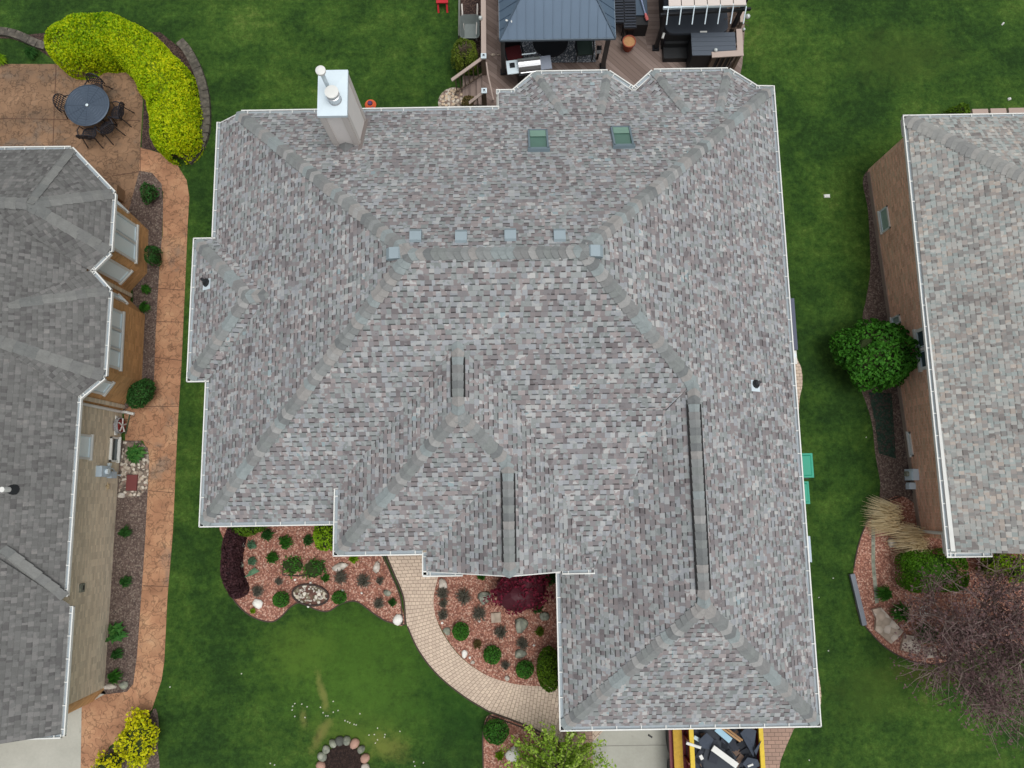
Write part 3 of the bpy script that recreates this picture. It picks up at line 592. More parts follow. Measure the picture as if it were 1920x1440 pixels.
# skylights
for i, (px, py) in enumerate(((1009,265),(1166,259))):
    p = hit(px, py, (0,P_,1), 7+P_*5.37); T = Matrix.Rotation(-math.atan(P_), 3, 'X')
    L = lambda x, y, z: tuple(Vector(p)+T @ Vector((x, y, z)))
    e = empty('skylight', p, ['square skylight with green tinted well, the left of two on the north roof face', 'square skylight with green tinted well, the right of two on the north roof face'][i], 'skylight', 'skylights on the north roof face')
    hw, hl = .27, .48; f = MB()
    for (x0, x1, y0, y1) in ((-hw,-hw+.05,-hl,hl), (hw-.05,hw,-hl,hl), (-hw-.02,hw+.02,-hl-.05,-hl+.05), (-hw,hw,hl-.05,hl)):
        b = [L(x0,y0,0), L(x1,y0,0), L(x1,y1,0), L(x0,y1,0)]; t = [L(x0,y0,.09), L(x1,y0,.09), L(x1,y1,.09), L(x0,y1,.09)]
        f.face(t)
        for k in range(4): f.face([b[k], b[(k+1) % 4], t[(k+1) % 4], t[k]])
    f.build('frame', plain('skylight_frame', rgb(112, 128, 136), .5, .2, .05), e)
    # well: sloped tinted surface seen through the glass, deeper toward the uphill end
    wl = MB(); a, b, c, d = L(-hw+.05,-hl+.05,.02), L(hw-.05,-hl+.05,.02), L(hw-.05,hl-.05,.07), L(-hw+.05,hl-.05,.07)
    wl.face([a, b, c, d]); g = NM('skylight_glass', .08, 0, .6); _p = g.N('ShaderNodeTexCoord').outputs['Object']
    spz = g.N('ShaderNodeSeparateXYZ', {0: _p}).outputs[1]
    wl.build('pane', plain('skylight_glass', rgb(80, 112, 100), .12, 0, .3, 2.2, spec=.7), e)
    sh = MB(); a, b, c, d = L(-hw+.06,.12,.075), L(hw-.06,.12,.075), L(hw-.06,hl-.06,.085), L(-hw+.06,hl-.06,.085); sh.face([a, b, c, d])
    sh.build('lit_well_end', plain('pale_green_lit_well', rgb(116, 146, 132), .25, 0, .12, 3), e)  # paler panel: brighter downhill end of the well, painted in as colour
# plumbing vents
def vent(px, py, n, d, lab, col=M_black, h=.35, off=(0,0)):
    p = hit(px, py, n, d); e = empty('vent_pipe', p, lab, 'vent pipe')
    MB().tube([(p[0],p[1],p[2]-.1), (p[0],p[1],p[2]+h)], .045, 10).build('pipe', col, e)
    s_ = n[0]; mb = MB(); mb.lathe(p, [(.13,-.02), (.1,.07), (.06,.14), (.045,.16)], 12); mb.build('boot', M_blackp, e)
    pl = MB(); sx = -n[0]; q = lambda x, y: (p[0]+x, p[1]+y, p[2]+sx*x+.015); pl.face([q(-.14,-.2), q(.14,-.2), q(.14,.1), q(-.14,.1)]); pl.build('flashing', M_galv, e); return e
vent(388, 530, (-P_,0,1), 3.065+P_*8.82, 'black plumbing pipe on the west wing roof near the left gutter')
vent(1416, 720, (P_,0,1), 3+P_*7.8, 'black plumbing pipe on the east slope near the right gutter')
# chimney
ch = empty('chimney', (-4.32,9.9,4.2), 'tall boxed chimney clad in pale siding with a flat metal cap', 'chimney')
cx0, cx1, cy0, cy1, zt = -4.64, -3.97, 9.27, 10.42, 6.0
M_side = plain('pale_siding', rgb(224, 219, 214), .7, 0, .06)
c_ = MB(); c_.prism([(cx0,cy0),(cx1,cy0),(cx1,cy1),(cx0,cy1)], 3.0, zt); c_.build('chase', M_side, ch)
t_ = MB()
for x, y, dx, dy in ((cx0+.07,cy0-.012,.14,.03),(cx1-.07,cy0-.012,.14,.03),(cx1+.012,cy0+.07,.03,.14),(cx1+.012,cy1-.07,.03,.14),(cx0-.012,cy0+.07,.03,.14),(cx0-.012,cy1-.07,.03,.14)): t_.box((x,y,4.9), (dx,dy,2.2))
t_.build('corner_trim', plain('trim_taupe', rgb(200, 194, 188), .7, 0, .05), ch)
k_ = MB(); k_.box(((cx0+cx1)/2,(cy0+cy1)/2,zt+.02), (cx1-cx0+.07,cy1-cy0+.07,.09)); k_.box(((cx0+cx1)/2,(cy0+cy1)/2,zt+.075), (cx1-cx0+.0,cy1-cy0+.0,.02), top=(.3,.3)); k_.build('metal_cap', M_galv, ch)
f0 = at(628, 186, zt+.1); fl = MB(); fl.lathe((*f0, zt+.07), [(.17,0),(.15,.03),(.15,.2),(.165,.21),(.165,.23),(.14,.24),(.14,.34)], 22); fl.build('flue', M_steel, ch, smooth=False)
fl = MB(); fl.lathe((*f0, zt+.41), [(.165,-.02),(.17,0),(.17,.04),(.1,.055),(0,.06)], 24); cp = fl.build('flue_cap', M_white, ch)
f1 = (f0[0]-.14, f0[1]+.25); fl = MB(); fl.lathe((*f1, zt+.05), [(.06,0),(.05,.02),(.05,.86)], 14); fl.build('thin_flue', M_galv, ch)
fl = MB(); fl.lathe((*f1, zt+.92), [(.05,-.06),(.115,-.03),(.12,0),(.12,.04),(.07,.06),(0,.065)], 20); fl.build('thin_flue_cap', M_white, ch)
cr = MB(); cr.face([(cx0+.1,cy0,zN(cy0)+.0), ((cx0+cx1)/2,cy0,zN(cy0)+.16), ((cx0+cx1)/2,cy0-.32,zN(cy0-.32)+.01)]); cr.face([((cx0+cx1)/2,cy0,zN(cy0)+.16), (cx1-.1,cy0,zN(cy0)), ((cx0+cx1)/2,cy0-.32,zN(cy0-.32)+.01)]); cr.build('cricket', plain('dull_metal', rgb(112, 114, 114), .8, 0, .15), ch)
st = MB(); st.face([(cx1+.0,9.0,zN(9.0)+.012), (cx1+.1,9.1,zN(9.1)+.012), (cx1+.1,10.4,zN(10.4)+.012), (cx1,10.4,zN(10.4)+.012)]); st.build('flashing', plain('stained_flashing', rgb(124, 116, 112), .9), ch)
# ------------------------------------------------------------------ neighbour on the left
M_brickO = brick('ochre_brick', rgb(198, 154, 104), rgb(184, 142, 96), rgb(192, 154, 112), big=.16)
M_brickT = brick('taupe_brick', rgb(202, 188, 164), rgb(214, 202, 178), rgb(198, 188, 168), .2, .065, big=.12, streak=.06)
M_brickR = brick('red_brown_brick', rgb(232, 182, 154), rgb(206, 158, 134), rgb(226, 196, 176), .2, .075, big=.07, streak=.6)
lh = empty('house', (-13,3,0), 'neighbouring house at the left edge with dark grey roof, ochre bays and taupe wall', 'house')
zL = lambda x: 2.9+P_*(-11.97-x); nL, dL = (P_,0,1), 2.9+P_*-11.97
E1, E2 = -11.37, -11.31
ptsL = dict(n0=(-16.5,10.08), n1=(-12.68,10.05), e1=(-11.37,8.68), e2=(-11.37,6.94), v1=(-11.87,6.40), e3=(-11.3,5.78), e4=(-11.3,3.36), v2=(-11.95,2.80))
q = {k: (*v, 2.93) for k, v in ptsL.items()}
A1 = at3(50, 381, 4.15); A1b = (-14.3, A1[1], 4.4); B1 = hit(15, 572, nL, dL); B2 = hit(-40, 627, nL, dL)
lr = MB()
def addf(mb, poly):
    n = (Vector(poly[1])-Vector(poly[0])).cross(Vector(poly[2])-Vector(poly[1])); mb.face(poly if n.z > 0 else poly[::-1])
xl = -11.97
for poly in ([q['n0'], q['n1'], A1, (-16.5,A1[1],4.2)], [q['n1'], q['e1'], A1], [q['e1'], q['e2'], A1], [q['e2'], q['v1'], A1b, A1],
             [q['v1'], q['e3'], B1], [q['e3'], q['e4'], B2, B1], [q['e4'], q['v2'], B2],
             [(xl,-2.55,zL(xl)), (xl,6.45,zL(xl)), (-13.9,A1[1],zL(-13.9)), (-16.8,A1[1],zL(-16.8)), (-16.8,-2.55,zL(-16.8))],
             [(-11.8,-6.0,2.9), (-11.8,-2.75,2.9), (-11.95,-2.62,2.98), (-16.8,1.9,zL(-16.8)+.03), (-16.8,-2.55,zL(-16.8)+.03),(-16.8,-6.0,zL(-16.8)+.03)]): addf(lr, poly)
addf(lr, [(-16.8,A1[1],zL(-16.8)), (-21.6,A1[1],2.9), (-21.6,-6,2.9), (-16.8,-6.0,zL(-16.8)+.03)]); addf(lr, [(-16.5,A1[1],4.2), (-16.5,10.08,2.93), (-21.6,10.08,2.93), (-21.6,A1[1],3.0)]); lr.face([(-11.8,-6.0,2.9), (-21.6,-6,2.9), (-16.8,-6.0,zL(-16.8)+.03)][::-1])
lroof = lr.build('roof', M_roofL, lh)
kw = dict(mat=M_capL, par=lroof, w_=.34, exp=.28, sc_=.25, lift=.015)
cap(q['n1'], A1, .35, **kw); cap(q['e1'], A1, .3, **kw); cap(q['e2'], A1, .25, **kw); cap(q['e3'], B1, .3, **kw); cap(q['e4'], B2, .3, **kw); cap(A1b, A1, .4, **kw)
cap(at3(116, 1124, 2.98), hit(0, 1032, nL, dL), .25, mat=M_capL, par=lroof, w_=.42, exp=.3, sc_=.25, lift=.015)
def gutL(hs_, a, b, inside):
    a, b = Vector(a), Vector(b); d = b-a; o = Vector((d.y, -d.x, 0)); m = (a+b)/2
    if o.dot(Vector((inside[0]-m.x, inside[1]-m.y, 0))) > 0: a, b = b, a
    return gutter(hs_, a, b, .105)
I = (-14,5)
for a, b in (('n0','n1'),('n1','e1'),('e1','e2'),('e2','v1'),('v1','e3'),('e3','e4'),('e4','v2')): gutL(lh, q[a], q[b], I)
gutL(lh, (xl,2.83,2.92), (xl,-2.55,2.92), I); gutL(lh, (-11.8,-2.8,2.92), (-11.8,-6.05,2.92), I); gutL(lh, (-11.8,-6.0,2.92), (-16.8,-6.1,2.92), I)
def wallp(mb, pts, z0, z1, mi=0):
    for a, b in zip(pts[:-1], pts[1:]): mb.face([(a[0],a[1],z0), (b[0],b[1],z0), (b[0],b[1],z1), (a[0],a[1],z1)], mi)
W = [(-16.5,9.7), (-12.85,9.7), (-11.76,8.65), (-11.73,7.2), (-12.22,6.62), (-12.22,6.3), (-11.72,5.82), (-11.70,3.66), (-12.2,2.95), (-12.25,2.7)]
wo = MB(); wallp(wo, [W[i] for i in range(len(W)-1, -1, -1)], 0, 2.8); wo.build('bay_wall', M_brickO, lh)
wt = MB(); wallp(wt, [(-12.29,-5.57), (-12.25,2.7)], 0, 2.8); wt.build('side_wall', M_brickT, lh)
cb = MB(); wallp(cb, [(-12.6,-5.95), (-12.29,-5.62), (-12.29,-5.57)], 0, 2.8); cb.build('corner_brick', M_brickO, lh)
st = MB(); wallp(st, [(-21.2,9.7), (-21.2,-5.95), (-12.6,-5.95)], 0, 2.8); st.build('front_wall', M_brickO, lh)
# thin stone bands of the bay corners
for (a, b) in (((-12.225,2.93), (-12.235,2.78)), ((-12.21,6.56), (-12.215,6.36))): 
    mb = MB(); mb.box((a[0]+.03,(a[1]+b[1])/2,1.4), (.03,.12,2.8)); mb.build('corner_band', M_brickT, lh)
def window(house_, a, b, z0, z1, div=1, frame=None, pane=None, fw=.07, name='window', depth=.05, sash=True):
    """a,b: xy of the sill ends, outside on the right hand of a->b"""
    a, b = Vector((*a, 0)), Vector((*b, 0)); d = (b-a); L = d.length; d.normalize(); o = Vector((d.y, -d.x, 0))
    f = MB(); P = lambda s_, z, k: a+d*s_+o*k+Vector((0,0,z))
    def bar(s0, s1, za, zb_, k0, k1):
        A = [P(s0,za,k0), P(s1,za,k0), P(s1,zb_,k0), P(s0,zb_,k0)]; B = [P(s0,za,k1), P(s1,za,k1), P(s1,zb_,k1), P(s0,zb_,k1)]
        f.face(B)
        for k in range(4): f.face([A[k], A[(k+1) % 4], B[(k+1) % 4], B[k]])
    bar(-fw*.4, L+fw*.4, z0-fw, z0, 0, depth+.03); bar(0, L, z1-fw, z1, 0, depth); bar(0, fw, z0, z1, 0, depth); bar(L-fw, L, z0, z1, 0, depth)
    for i in range(1, div): bar(L*i/div-fw*.45, L*i/div+fw*.45, z0, z1, 0, depth-.01)
    w_ = f.build(name, frame or M_white, house_)
    for i in range(div):
        g = MB(); s0, s1 = L*i/div+fw*.6, L*(i+1)/div-fw*.6; g.face([P(s0,z0+.01,.02), P(s1,z0+.01,.02), P(s1,z1-.02,.02), P(s0,z1-.02,.02)]); g.build('pane', pane or M_blind, w_)
    if sash:
        sb = MB(); 
        for i in range(div):
            s0, s1 = L*i/div+fw*.6, L*(i+1)/div-fw*.6; A = P(s0, z0+.05, .03); B = P(s1, z0+.05, .03); sb.beam(A, B, .03, .03)
            sb.beam(P(s0+.02,z0,.03), P(s0+.02,z1,.03), .025, .025); sb.beam(P(s1-.02,z0,.03), P(s1-.02,z1,.03), .025, .025)
        sb.build('sash', M_galv, w_)
    return w_
def onwall(px, py, a, b):   # where the ray meets the vertical plane through a,b
    n = (b[1]-a[1], -(b[0]-a[0]), 0); return hit(px, py, n, n[0]*a[0]+n[1]*a[1])
def winpx(h_, p0, p1, a, b, z1, **k):
    A, B = onwall(*p0, a, b), onwall(*p1, a, b); z0 = (A[2]+B[2])/2; return window(h_, A[:2], B[:2], z0, z1, **k)
winpx(lh, (251,492), (255,423), W[3], W[2], 2.45, div=2)
winpx(lh, (221,529), (246,507), W[4], W[3], 2.45)
winpx(lh, (222,694), (229,586), W[7], W[6], 2.5, div=3)
winpx(lh, (190,739), (212,716), W[8], W[7], 2.5)
window(lh, (-11.98,8.86), (-12.6,9.46), 1.0, 2.45); window(lh, (-11.83,5.92), (-12.1,6.19), 1.0, 2.5)
winpx(lh, (166,862), (170,816), (-12.29,-5.57), (-12.25,2.7), 2.4, fw=.06)
A = onwall(221,867,(-12.29,-5.57),(-12.25,2.7)); B = onwall(224,821,(-12.29,-5.57),(-12.25,2.7))
window(lh, A[:2], B[:2], .2, .62, pane=M_glass, fw=.05, name='basement_window', depth=.07, sash=False)
MB().tube([(-12.18,2.68,2.6), (-12.18,2.68,.2), (-12.1,2.68,.08), (-11.85,2.62,.07)], .045, 8).build('downspout', M_white, lh)
MB().tube([(-12.0,2.6,.05), (-12.05,2.3,.04), (-12.1,2.0,.04)], .02, 6).build('drain_pipe', plain('drain_green', rgb(70,84,64)), lh)
# wall fittings
def wb_(px, py): return onwall(px, py, (-12.29,-5.57), (-12.25,2.7))
p = wb_(188, 884); e = empty('electric_meter', (p[0],p[1],p[2]-.2), 'grey electric meter box mounted on the taupe brick wall', 'meter')
MB().box((p[0]+.09,p[1],p[2]), (.18,.32,.48)).build('meter_box', M_utility, e); MB().tube([(p[0]+.18,p[1],p[2]), (p[0]+.26,p[1],p[2])], .08, 16).build('dial', M_galv, e)
MB().box((p[0]+.07,p[1]-.09,p[2]-.52), (.14,.2,.3)).build('lower_box', M_utility, e); mb = MB(); mb.tube([(p[0]+.07,p[1]-.09,p[2]-.6), (p[0]+.07,p[1]-.09,.02)], .025, 8); mb.build('conduit', M_galv, e)
mb = MB(); mb.tube([(p[0]+.07,p[1]+.1,p[2]-.2), (p[0]+.07,p[1]+.1,.5), (p[0]+.05,p[1],.3)], .02, 8); mb.build('conduit', M_galv, e)
p = wb_(217, 798); e = empty('hose_reel', (p[0],p[1],p[2]), 'wall mounted hose reel with red hub on the taupe brick wall', 'hose reel')
MB().tube([(p[0]+.03,p[1],p[2]), (p[0]+.2,p[1],p[2])], .2, 20).build('drum', M_red, e)
mb = MB()
for k in range(4): mb.tube([(p[0]+.07+.03*k,p[1]+.23*math.cos(t),p[2]+.23*math.sin(t)) for t in np.linspace(0, 6.28, 18)], .018, 6)
mb.build('hose', plain('hose_grey', rgb(150,150,150)), e)
mb = MB()
for t in range(5): mb.beam((p[0]+.21,p[1],p[2]), (p[0]+.21,p[1]+.22*math.cos(t*1.257),p[2]+.22*math.sin(t*1.257)), .03)
mb.build('spokes', M_white, e); MB().box((p[0]+.02,p[1],p[2]), (.04,.6,.12)).build('bracket', M_white, e)
p = wb_(201, 912); mb = MB()
pts = [(p[1]+(.15 if k % 2 == 0 else .065)*math.cos(math.pi*k/5+.3), p[2]+(.15 if k % 2 == 0 else .065)*math.sin(math.pi*k/5+.3)) for k in range(10)]
for k in range(10): a, b = pts[k], pts[(k+1) % 10]; mb.face([(p[0]+.06,p[1],p[2]), (p[0]+.02,*a), (p[0]+.02,*b)])
mb.build('star_ornament', plain('tan_metal', rgb(186,166,130)), label='cream metal star hung on the taupe brick wall', cat='wall ornament')
p = wb_(152, 1102); e = empty('dryer_vent', p, 'small grey louvred vent high on the taupe brick wall', 'vent')
MB().box((p[0]+.03,p[1],p[2]), (.06,.24,.2)).build('hood', M_rockg, e); MB().box((p[0]+.065,p[1],p[2]-.02), (.01,.12,.06)).build('slot', M_blackp, e)
p = wb_(203, 871); MB().box((p[0]+.04,p[1],p[2]), (.08,.09,.1)).build('outlet_box', M_galv, label='small pale outlet box above the meter on the taupe wall', cat='outlet box')
# pipe on the left roof
p = hit(22, 918, nL, dL); e = empty('vent_pipe', p, 'white capped pipe with black boot on the neighbouring dark roof at the left edge', 'vent pipe')
MB().tube([(p[0],p[1],p[2]-.1), (p[0]+.0,p[1],p[2]+.38)], .07, 14).build('pipe', M_white, e); mb = MB(); mb.lathe(p, [(.16,-.06), (.11,.05), (.075,.12)], 14); mb.build('boot', M_blackp, e)

# ------------------------------------------------------------------ neighbour on the right
rh = empty('house', (14,4,0), 'neighbouring house at the right edge with light checkered shingles and red brown brick wall', 'house')
pR = .5; zRW = lambda x: 2.9+pR*(x-11.53); zRN = lambda y: 2.9+pR*(10.68-y)
x0, y0, ys = 11.53+.1, 10.68-.1, -1.78
rr = MB(); ap = (17.5, 10.68-5.97, zRW(17.5))
addf(rr, [(x0,ys,zRW(x0)), (x0,y0,zRW(x0)), ap, (17.5,ys,zRW(17.5))]); addf(rr, [(x0,y0,zRN(y0)), (23.4,y0,zRN(y0)), ap])
addf(rr, [ap, (23.4,y0,2.95), (23.4,ys,2.95), (17.5,ys,zRW(17.5))])
rroof = rr.build('roof', M_roofR, rh); cap((x0,y0,zRW(x0)), ap, .35, mat=M_capR, par=rroof, w_=.44, exp=.15, lift=.02)
gutL(rh, (x0,10.66,zRW(x0)), (x0,-1.9,zRW(x0)), (14,5)); gutL(rh, (11.53,y0,zRN(y0)), (23.4,y0,zRN(y0)), (14,5)); gutL(rh, (11.53,-1.82,2.93), (12.75,-1.82,2.93), (14,5))
# the wide white trim along the front half of the west gutter
mb = MB(); mb.face([(x0-.01,5.2,2.955), (x0+.0,-1.75,2.96), (x0+.1,-1.75,3.0), (x0+.015,5.2,2.97)][::1]); mb.build('drip_edge', M_white, rh)
RW = [(12.42,-1.55), (11.85,10.21)]
mb = MB(); wallp(mb, [(23,-1.5), (23,10.35), (11.9,10.35), (11.85,10.21)][::1], 0, 2.75); mb.face([(12.4,-1.55,2.75), (22.9,-1.55,2.75), (17.5,-1.55,5.7)]); wallp(mb, [RW[1], RW[0]], 0, 2.75); wallp(mb, [RW[0], (23,-1.55)], 0, 2.75); mb.build('wall', M_brickR, rh)
mb = MB(); mb.beam((11.84,10.2,.09), (12.41,-1.54,.09), .03, .18); mb.build('foundation_ledge', plain('ledge_stone', rgb(150,136,124), .9), rh)
def rw(px, py): return onwall(px, py, *RW)
for p0, p1 in (((1657,437), (1650,396)), ((1676,612), (1672,596)), ((1699,857), (1690,812))):
    A, B = rw(*p0), rw(*p1); mb = MB(); z0 = .12+.05; d = Vector((B[0]-A[0], B[1]-A[1], 0)); 
    window(rh, B[:2], A[:2], max(.25, A[2]-.05), A[2]+.45, div=1, pane=plain('glass_block', rgb(150,172,164), .25, 0, .25, 9), fw=.045, name='basement_window', depth=.04)
winpx(rh, (1716,620), (1732,694), *RW, 2.3, div=2, pane=M_glass, fw=.09)
p = rw(1768, 1000); a = rw(1722, 995); mb = MB(); mb.tube([(p[0]-.2,p[1],2.8), (p[0]-.1,p[1],2.5), (a[0]-.07,a[1],2.2), (a[0]-.07,a[1],.15), (a[0]-.25,a[1],.06)], .05, 8); mb.build('downspout', M_white, rh)
for (px, py, sx_, sz_, nm, lb) in ((1715,890,.34,.5,'electric_meter','large grey utility box on the red brown brick wall, uppermost of three'), (1698,898,.34,.34,'cable_box','tilted grey utility box low on the red brown brick wall'), (1713,911,.2,.26,'cable_box','smallest grey utility box below the other two on the red brown wall')):
    p = rw(px, py); e = empty(nm, (p[0],p[1],p[2]-.1), lb, 'utility box', 'utility boxes on the right brick wall')
    MB().box((p[0]-.09,p[1],p[2]), (.18,sx_,sz_), rz=-.05+(.5 if px == 1698 else 0)).build('box', plain('pale_utility', rgb(208, 224, 234), .5, 0, .05), e); MB().box((p[0]-.19,p[1]-.02,p[2]), (.02,sx_*.8,sz_*.8), rz=-.05+(.5 if px == 1698 else 0)).build('cover', plain('pale_utility', rgb(208, 224, 234), .5, 0, .05), e)
    if px == 1715: MB().tube([(p[0]-.18,p[1]+.03,p[2]), (p[0]-.28,p[1]+.03,p[2])], .08, 14).build('dial', M_rockg, e)
    if px == 1698: MB().tube([(p[0]-.06,p[1],p[2]-.15), (p[0]-.05,p[1]-.03,.02)], .02, 8).build('conduit', M_galv, e)
p = rw(1708, 922); mb = MB(); mb.tube([(p[0]-.03,p[1]+.08*math.cos(t),p[2]+.14*math.sin(t)) for t in np.linspace(0,6.28,12)], .012, 6); mb.build('hose_loop', M_blackp, label='thin black cable loop hanging on the red brown brick wall', cat='cable')
# paved strip behind the right house
mb = MB()
for i in range(8): 
    a = at(1824+i*34, 207-i*1, .12); mb.box((a[0]+.25,a[1]-.25,.06), (.52,.6,.12+.002*(i%2)))
mb.build('stone_terrace', plain('terrace_stone', rgb(168,150,140), .85, 0, .12, 5), kind='structure')

# ------------------------------------------------------------------ side of the main house
def bin_(px, py, w_, d_, lab, rz=0.):
    x, y = at(px, py, 1.0); e = empty('wheelie_bin', (x,y,0), lab, 'trash bin', 'green bins beside the house')
    MB().box((x,y,.5), (w_*.82,d_*.82,.9), mi=0, top=(1.12,1.1)).build('body', M_green, e)
    mb = MB(); mb.box((x,y,1.0), (w_,d_,.07)); mb.box((x,y,1.05), (w_*.9,d_*.86,.04), top=(.9,.9)); mb.build('lid', M_green, e)
    MB().beam((x-w_*.2,y-d_*.53,.98), (x+w_*.35,y-d_*.53,.98), .03).build('handle', M_blackp, e)
    for s_ in (-1, 1): MB().tube([(x+s_*w_*.3-.03,y-d_*.38,.1), (x+s_*w_*.3+.03,y-d_*.38,.1)], .1, 14).build('wheel', M_blackp, e)
bin_(1494, 873, .95, .72, 'green wheeled bin with square lid, the upper and wider one beside the east gutter'); bin_(1492, 924, .78, .66, 'green wheeled bin with rounded lid, the lower and narrower one beside the east gutter')
a = at(1465, 607, .95); e = empty('window_well_cover', (a[0],a[1],0), 'slate blue sloping lid of a box standing beside the east gutter', 'storage box')
MB().box((a[0],a[1],.42), (.8,1.5,.84)).build('box', M_charcoal, e); MB().box((a[0]+.02,a[1],.87), (.9,1.62,.06)).build('lid', plain('slate_blue_lid', rgb(84,90,108), .6, 0, .06), e)
a = at(1481, 671, .5); e = empty('water_spigot', (a[0],a[1],0), 'white plastic fitting standing under the east gutter below the slate blue box', 'fitting')
MB().box((a[0],a[1],.3), (.36,.42,.6)).build('housing', M_white, e); mb = MB(); mb.tube([(a[0]+.05,a[1]+.05,.6), (a[0]+.05,a[1]+.05,.66)], .09, 14); mb.build('cap', M_galv, e)
a = at(1497, 1030, .8); e = empty('air_conditioner', (a[0],a[1],0), 'grey air conditioner box mostly under the east gutter beside the garage', 'air conditioner')
MB().box((a[0],a[1],.4), (.75,.75,.8)).build('case', M_utility, e); mb = MB(); mb.tube([(a[0],a[1],.8), (a[0],a[1],.83)], .3, 20); mb.build('fan_grille', M_black, e)
# ------------------------------------------------------------------ deck
ZD = .55
def flat(L, z, mat, name, thick=.16, px=True, **kw):
    mb = MB(); mb.prism(pxpoly(L, z) if px else L, z-thick, z); o = mb.build(name, mat, **kw); tri_sheet_fill(o); return o
dk = empty('deck', (3, 13.5, 0), 'brown composite deck with diagonal boards behind the house', 'deck')
flat([(911,-60),(1396,-60),(1396,60),(1392,120),(1380,180),(1150,200),(912,215)], ZD, M_deckR, 'board_floor', parent=dk)
flat([(904,-60),(932,-60),(932,120),(930,200),(922,215),(904,215)], ZD+.012, M_deckL, 'border_boards', .012, parent=dk)
flat([(1205,-60),(1262,-60),(1262,88),(1214,92),(1206,40)], ZD+.008, M_deckV, 'border_boards', .008, parent=dk)
skb = MB(); P = pxpoly([(904,-60),(904,215)], ZD); skb.beam((*P[0],ZD/2-.05), (*P[1],ZD/2-.05), .04, ZD-.1); skb.build('skirt', M_bal, dk)
# railings
def railing(name, pts, zt, zb_, lab, posts=True, mat=M_rail, wtop=.16, grp='deck railings'):
    e = empty(name, (*pts[0][:2], ZD), lab, 'railing', grp)
    for a, b in zip(pts[:-1], pts[1:]):
        A, B = Vector((a[0],a[1],a[2] if len(a) > 2 else zt)), Vector((b[0],b[1],b[2] if len(b) > 2 else zt)); A.z += .003*(a is not pts[0]); B.z += .003*(a is not pts[0]); MB().beam(A, B, wtop, .04, ext=wtop/2).build('top_rail', mat, e)
        dz = zt-zb_-.12; MB().beam(A-Vector((0,0,dz)), B-Vector((0,0,dz)), .05, .04).build('bottom_rail', M_bal, e)
        n = max(2, int((B-A).length/.16))
        for i in range(n): 
            c = A+(B-A)*((i+.5)/n); MB().beam(c-Vector((0,0,dz)), c-Vector((0,0,.02)), .036).build('baluster', M_bal, e)
    if posts:
        for p in pts: MB().box((p[0],p[1],(zb_+(p[2] if len(p) > 2 else zt))/2-.03), (.1,.1,(p[2] if len(p) > 2 else zt)-zb_+.02)).build('post', M_bal, e)
    return e
zt = ZD+.95
p0, p1 = at(906,-60,zt), at(907,107,zt)
railing('railing', [p0, p1], zt, ZD, 'long tan deck railing left of the gazebo running up to the photo edge')
p2 = at(849,147,.9+.15); railing('stair_railing', [(*p1,zt), (p2[0],p2[1],1.0)], zt, ZD, 'sloping stair railing beside the clipped evergreen, upper side of the steps', posts=False, wtop=.1)
p3 = at(908,172,zt); p4 = at(882,190,1.15); railing('stair_railing', [(*p3,zt), (p4[0],p4[1],1.1)], zt, ZD, 'short lower stair railing next to the white gutter and brown shrub', posts=False, wtop=.1)
def postcap(x, y, lab):
    e = empty('rail_post', (x,y,ZD), lab, 'post', 'lighted rail posts'); MB().box((x,y,ZD+.48), (.11,.11,.98)).build('post', M_bal, e)
    MB().box((x,y,zt+.05), (.17,.17,.05)).box((x,y,zt+.09), (.12,.12,.03), top=(.5,.5)).build('cap', M_galv, e); MB().box((x,y,zt+.115), (.05,.05,.02)).build('lamp', M_black, e)
postcap(*p1, 'rail post with square pale cap at the corner above the steps'); postcap(*p3, 'rail post with square pale cap just below the steps by the gutter')
mb = MB(); mb.tube([at3(912,117,zt-.02), at3(915,140,1.45), at3(925,186,1.2)], .025, 8); mb.tube([at3(925,186,1.2), at3(925,186,ZD)], .03, 8); mb.build('hand_rail', M_rail, label='thin bent hand rail crossing the deck from the corner post to the house', cat='hand rail')
# steps down to the left
stp = empty('deck_steps', (-1.3, 13.3, 0), 'brown composite steps going down from the deck to the round stone pad', 'steps')
for i, (xa, xb) in enumerate(((894,906),(881,895),(868,882))):
    z = ZD-.15*(i+1)+.02; a, b = at(xa,142,z), at(xb,196,z); MB().box(((a[0]+b[0])/2,(a[1]+b[1])/2,z/2), (b[0]-a[0]+.02,a[1]-b[1],z)).build('tread', M_deckH, stp)
# corner railing on the right
a, b, c = at(1386,60,zt), at(1388,100,zt), at(1340,103,zt)
railing('railing', [a, b, c], zt, ZD, 'L shaped tan railing around the right corner of the deck by the grey cabinet', wtop=.19)
aa = at(1392,-60,zt); bb = at(1392,38,zt); railing('railing', [aa, bb], zt, ZD, 'weathered railing beside the hot tub at the right edge of the deck', wtop=.14)
for px, py, r_, lb in ((1401,33,.08,'large clear globe lamp on the right deck railing near the canopy'), (1394,57,.045,'small clear globe lamp on the right deck railing'), (1341,96,.06,'small glass globe lamp on the inner end of the L shaped railing'), (901,36,.07,'small glass globe lamp fixed beside the wheelbarrow on the left rail')):
    x, y = at(px, py, zt); e = empty('globe_lamp', (x,y,zt), lb, 'lamp', 'globe lamps on the railings'); MB().blob((x,y,zt+.06), (r_,r_,r_), 1, 0, 8, 12).build('globe', plain('frosted_globe', rgb(200,208,206), .15, .3, .05), e, smooth=True); MB().box((x,y,zt-.02), (.05,.05,.08)).build('bracket', M_black, e)
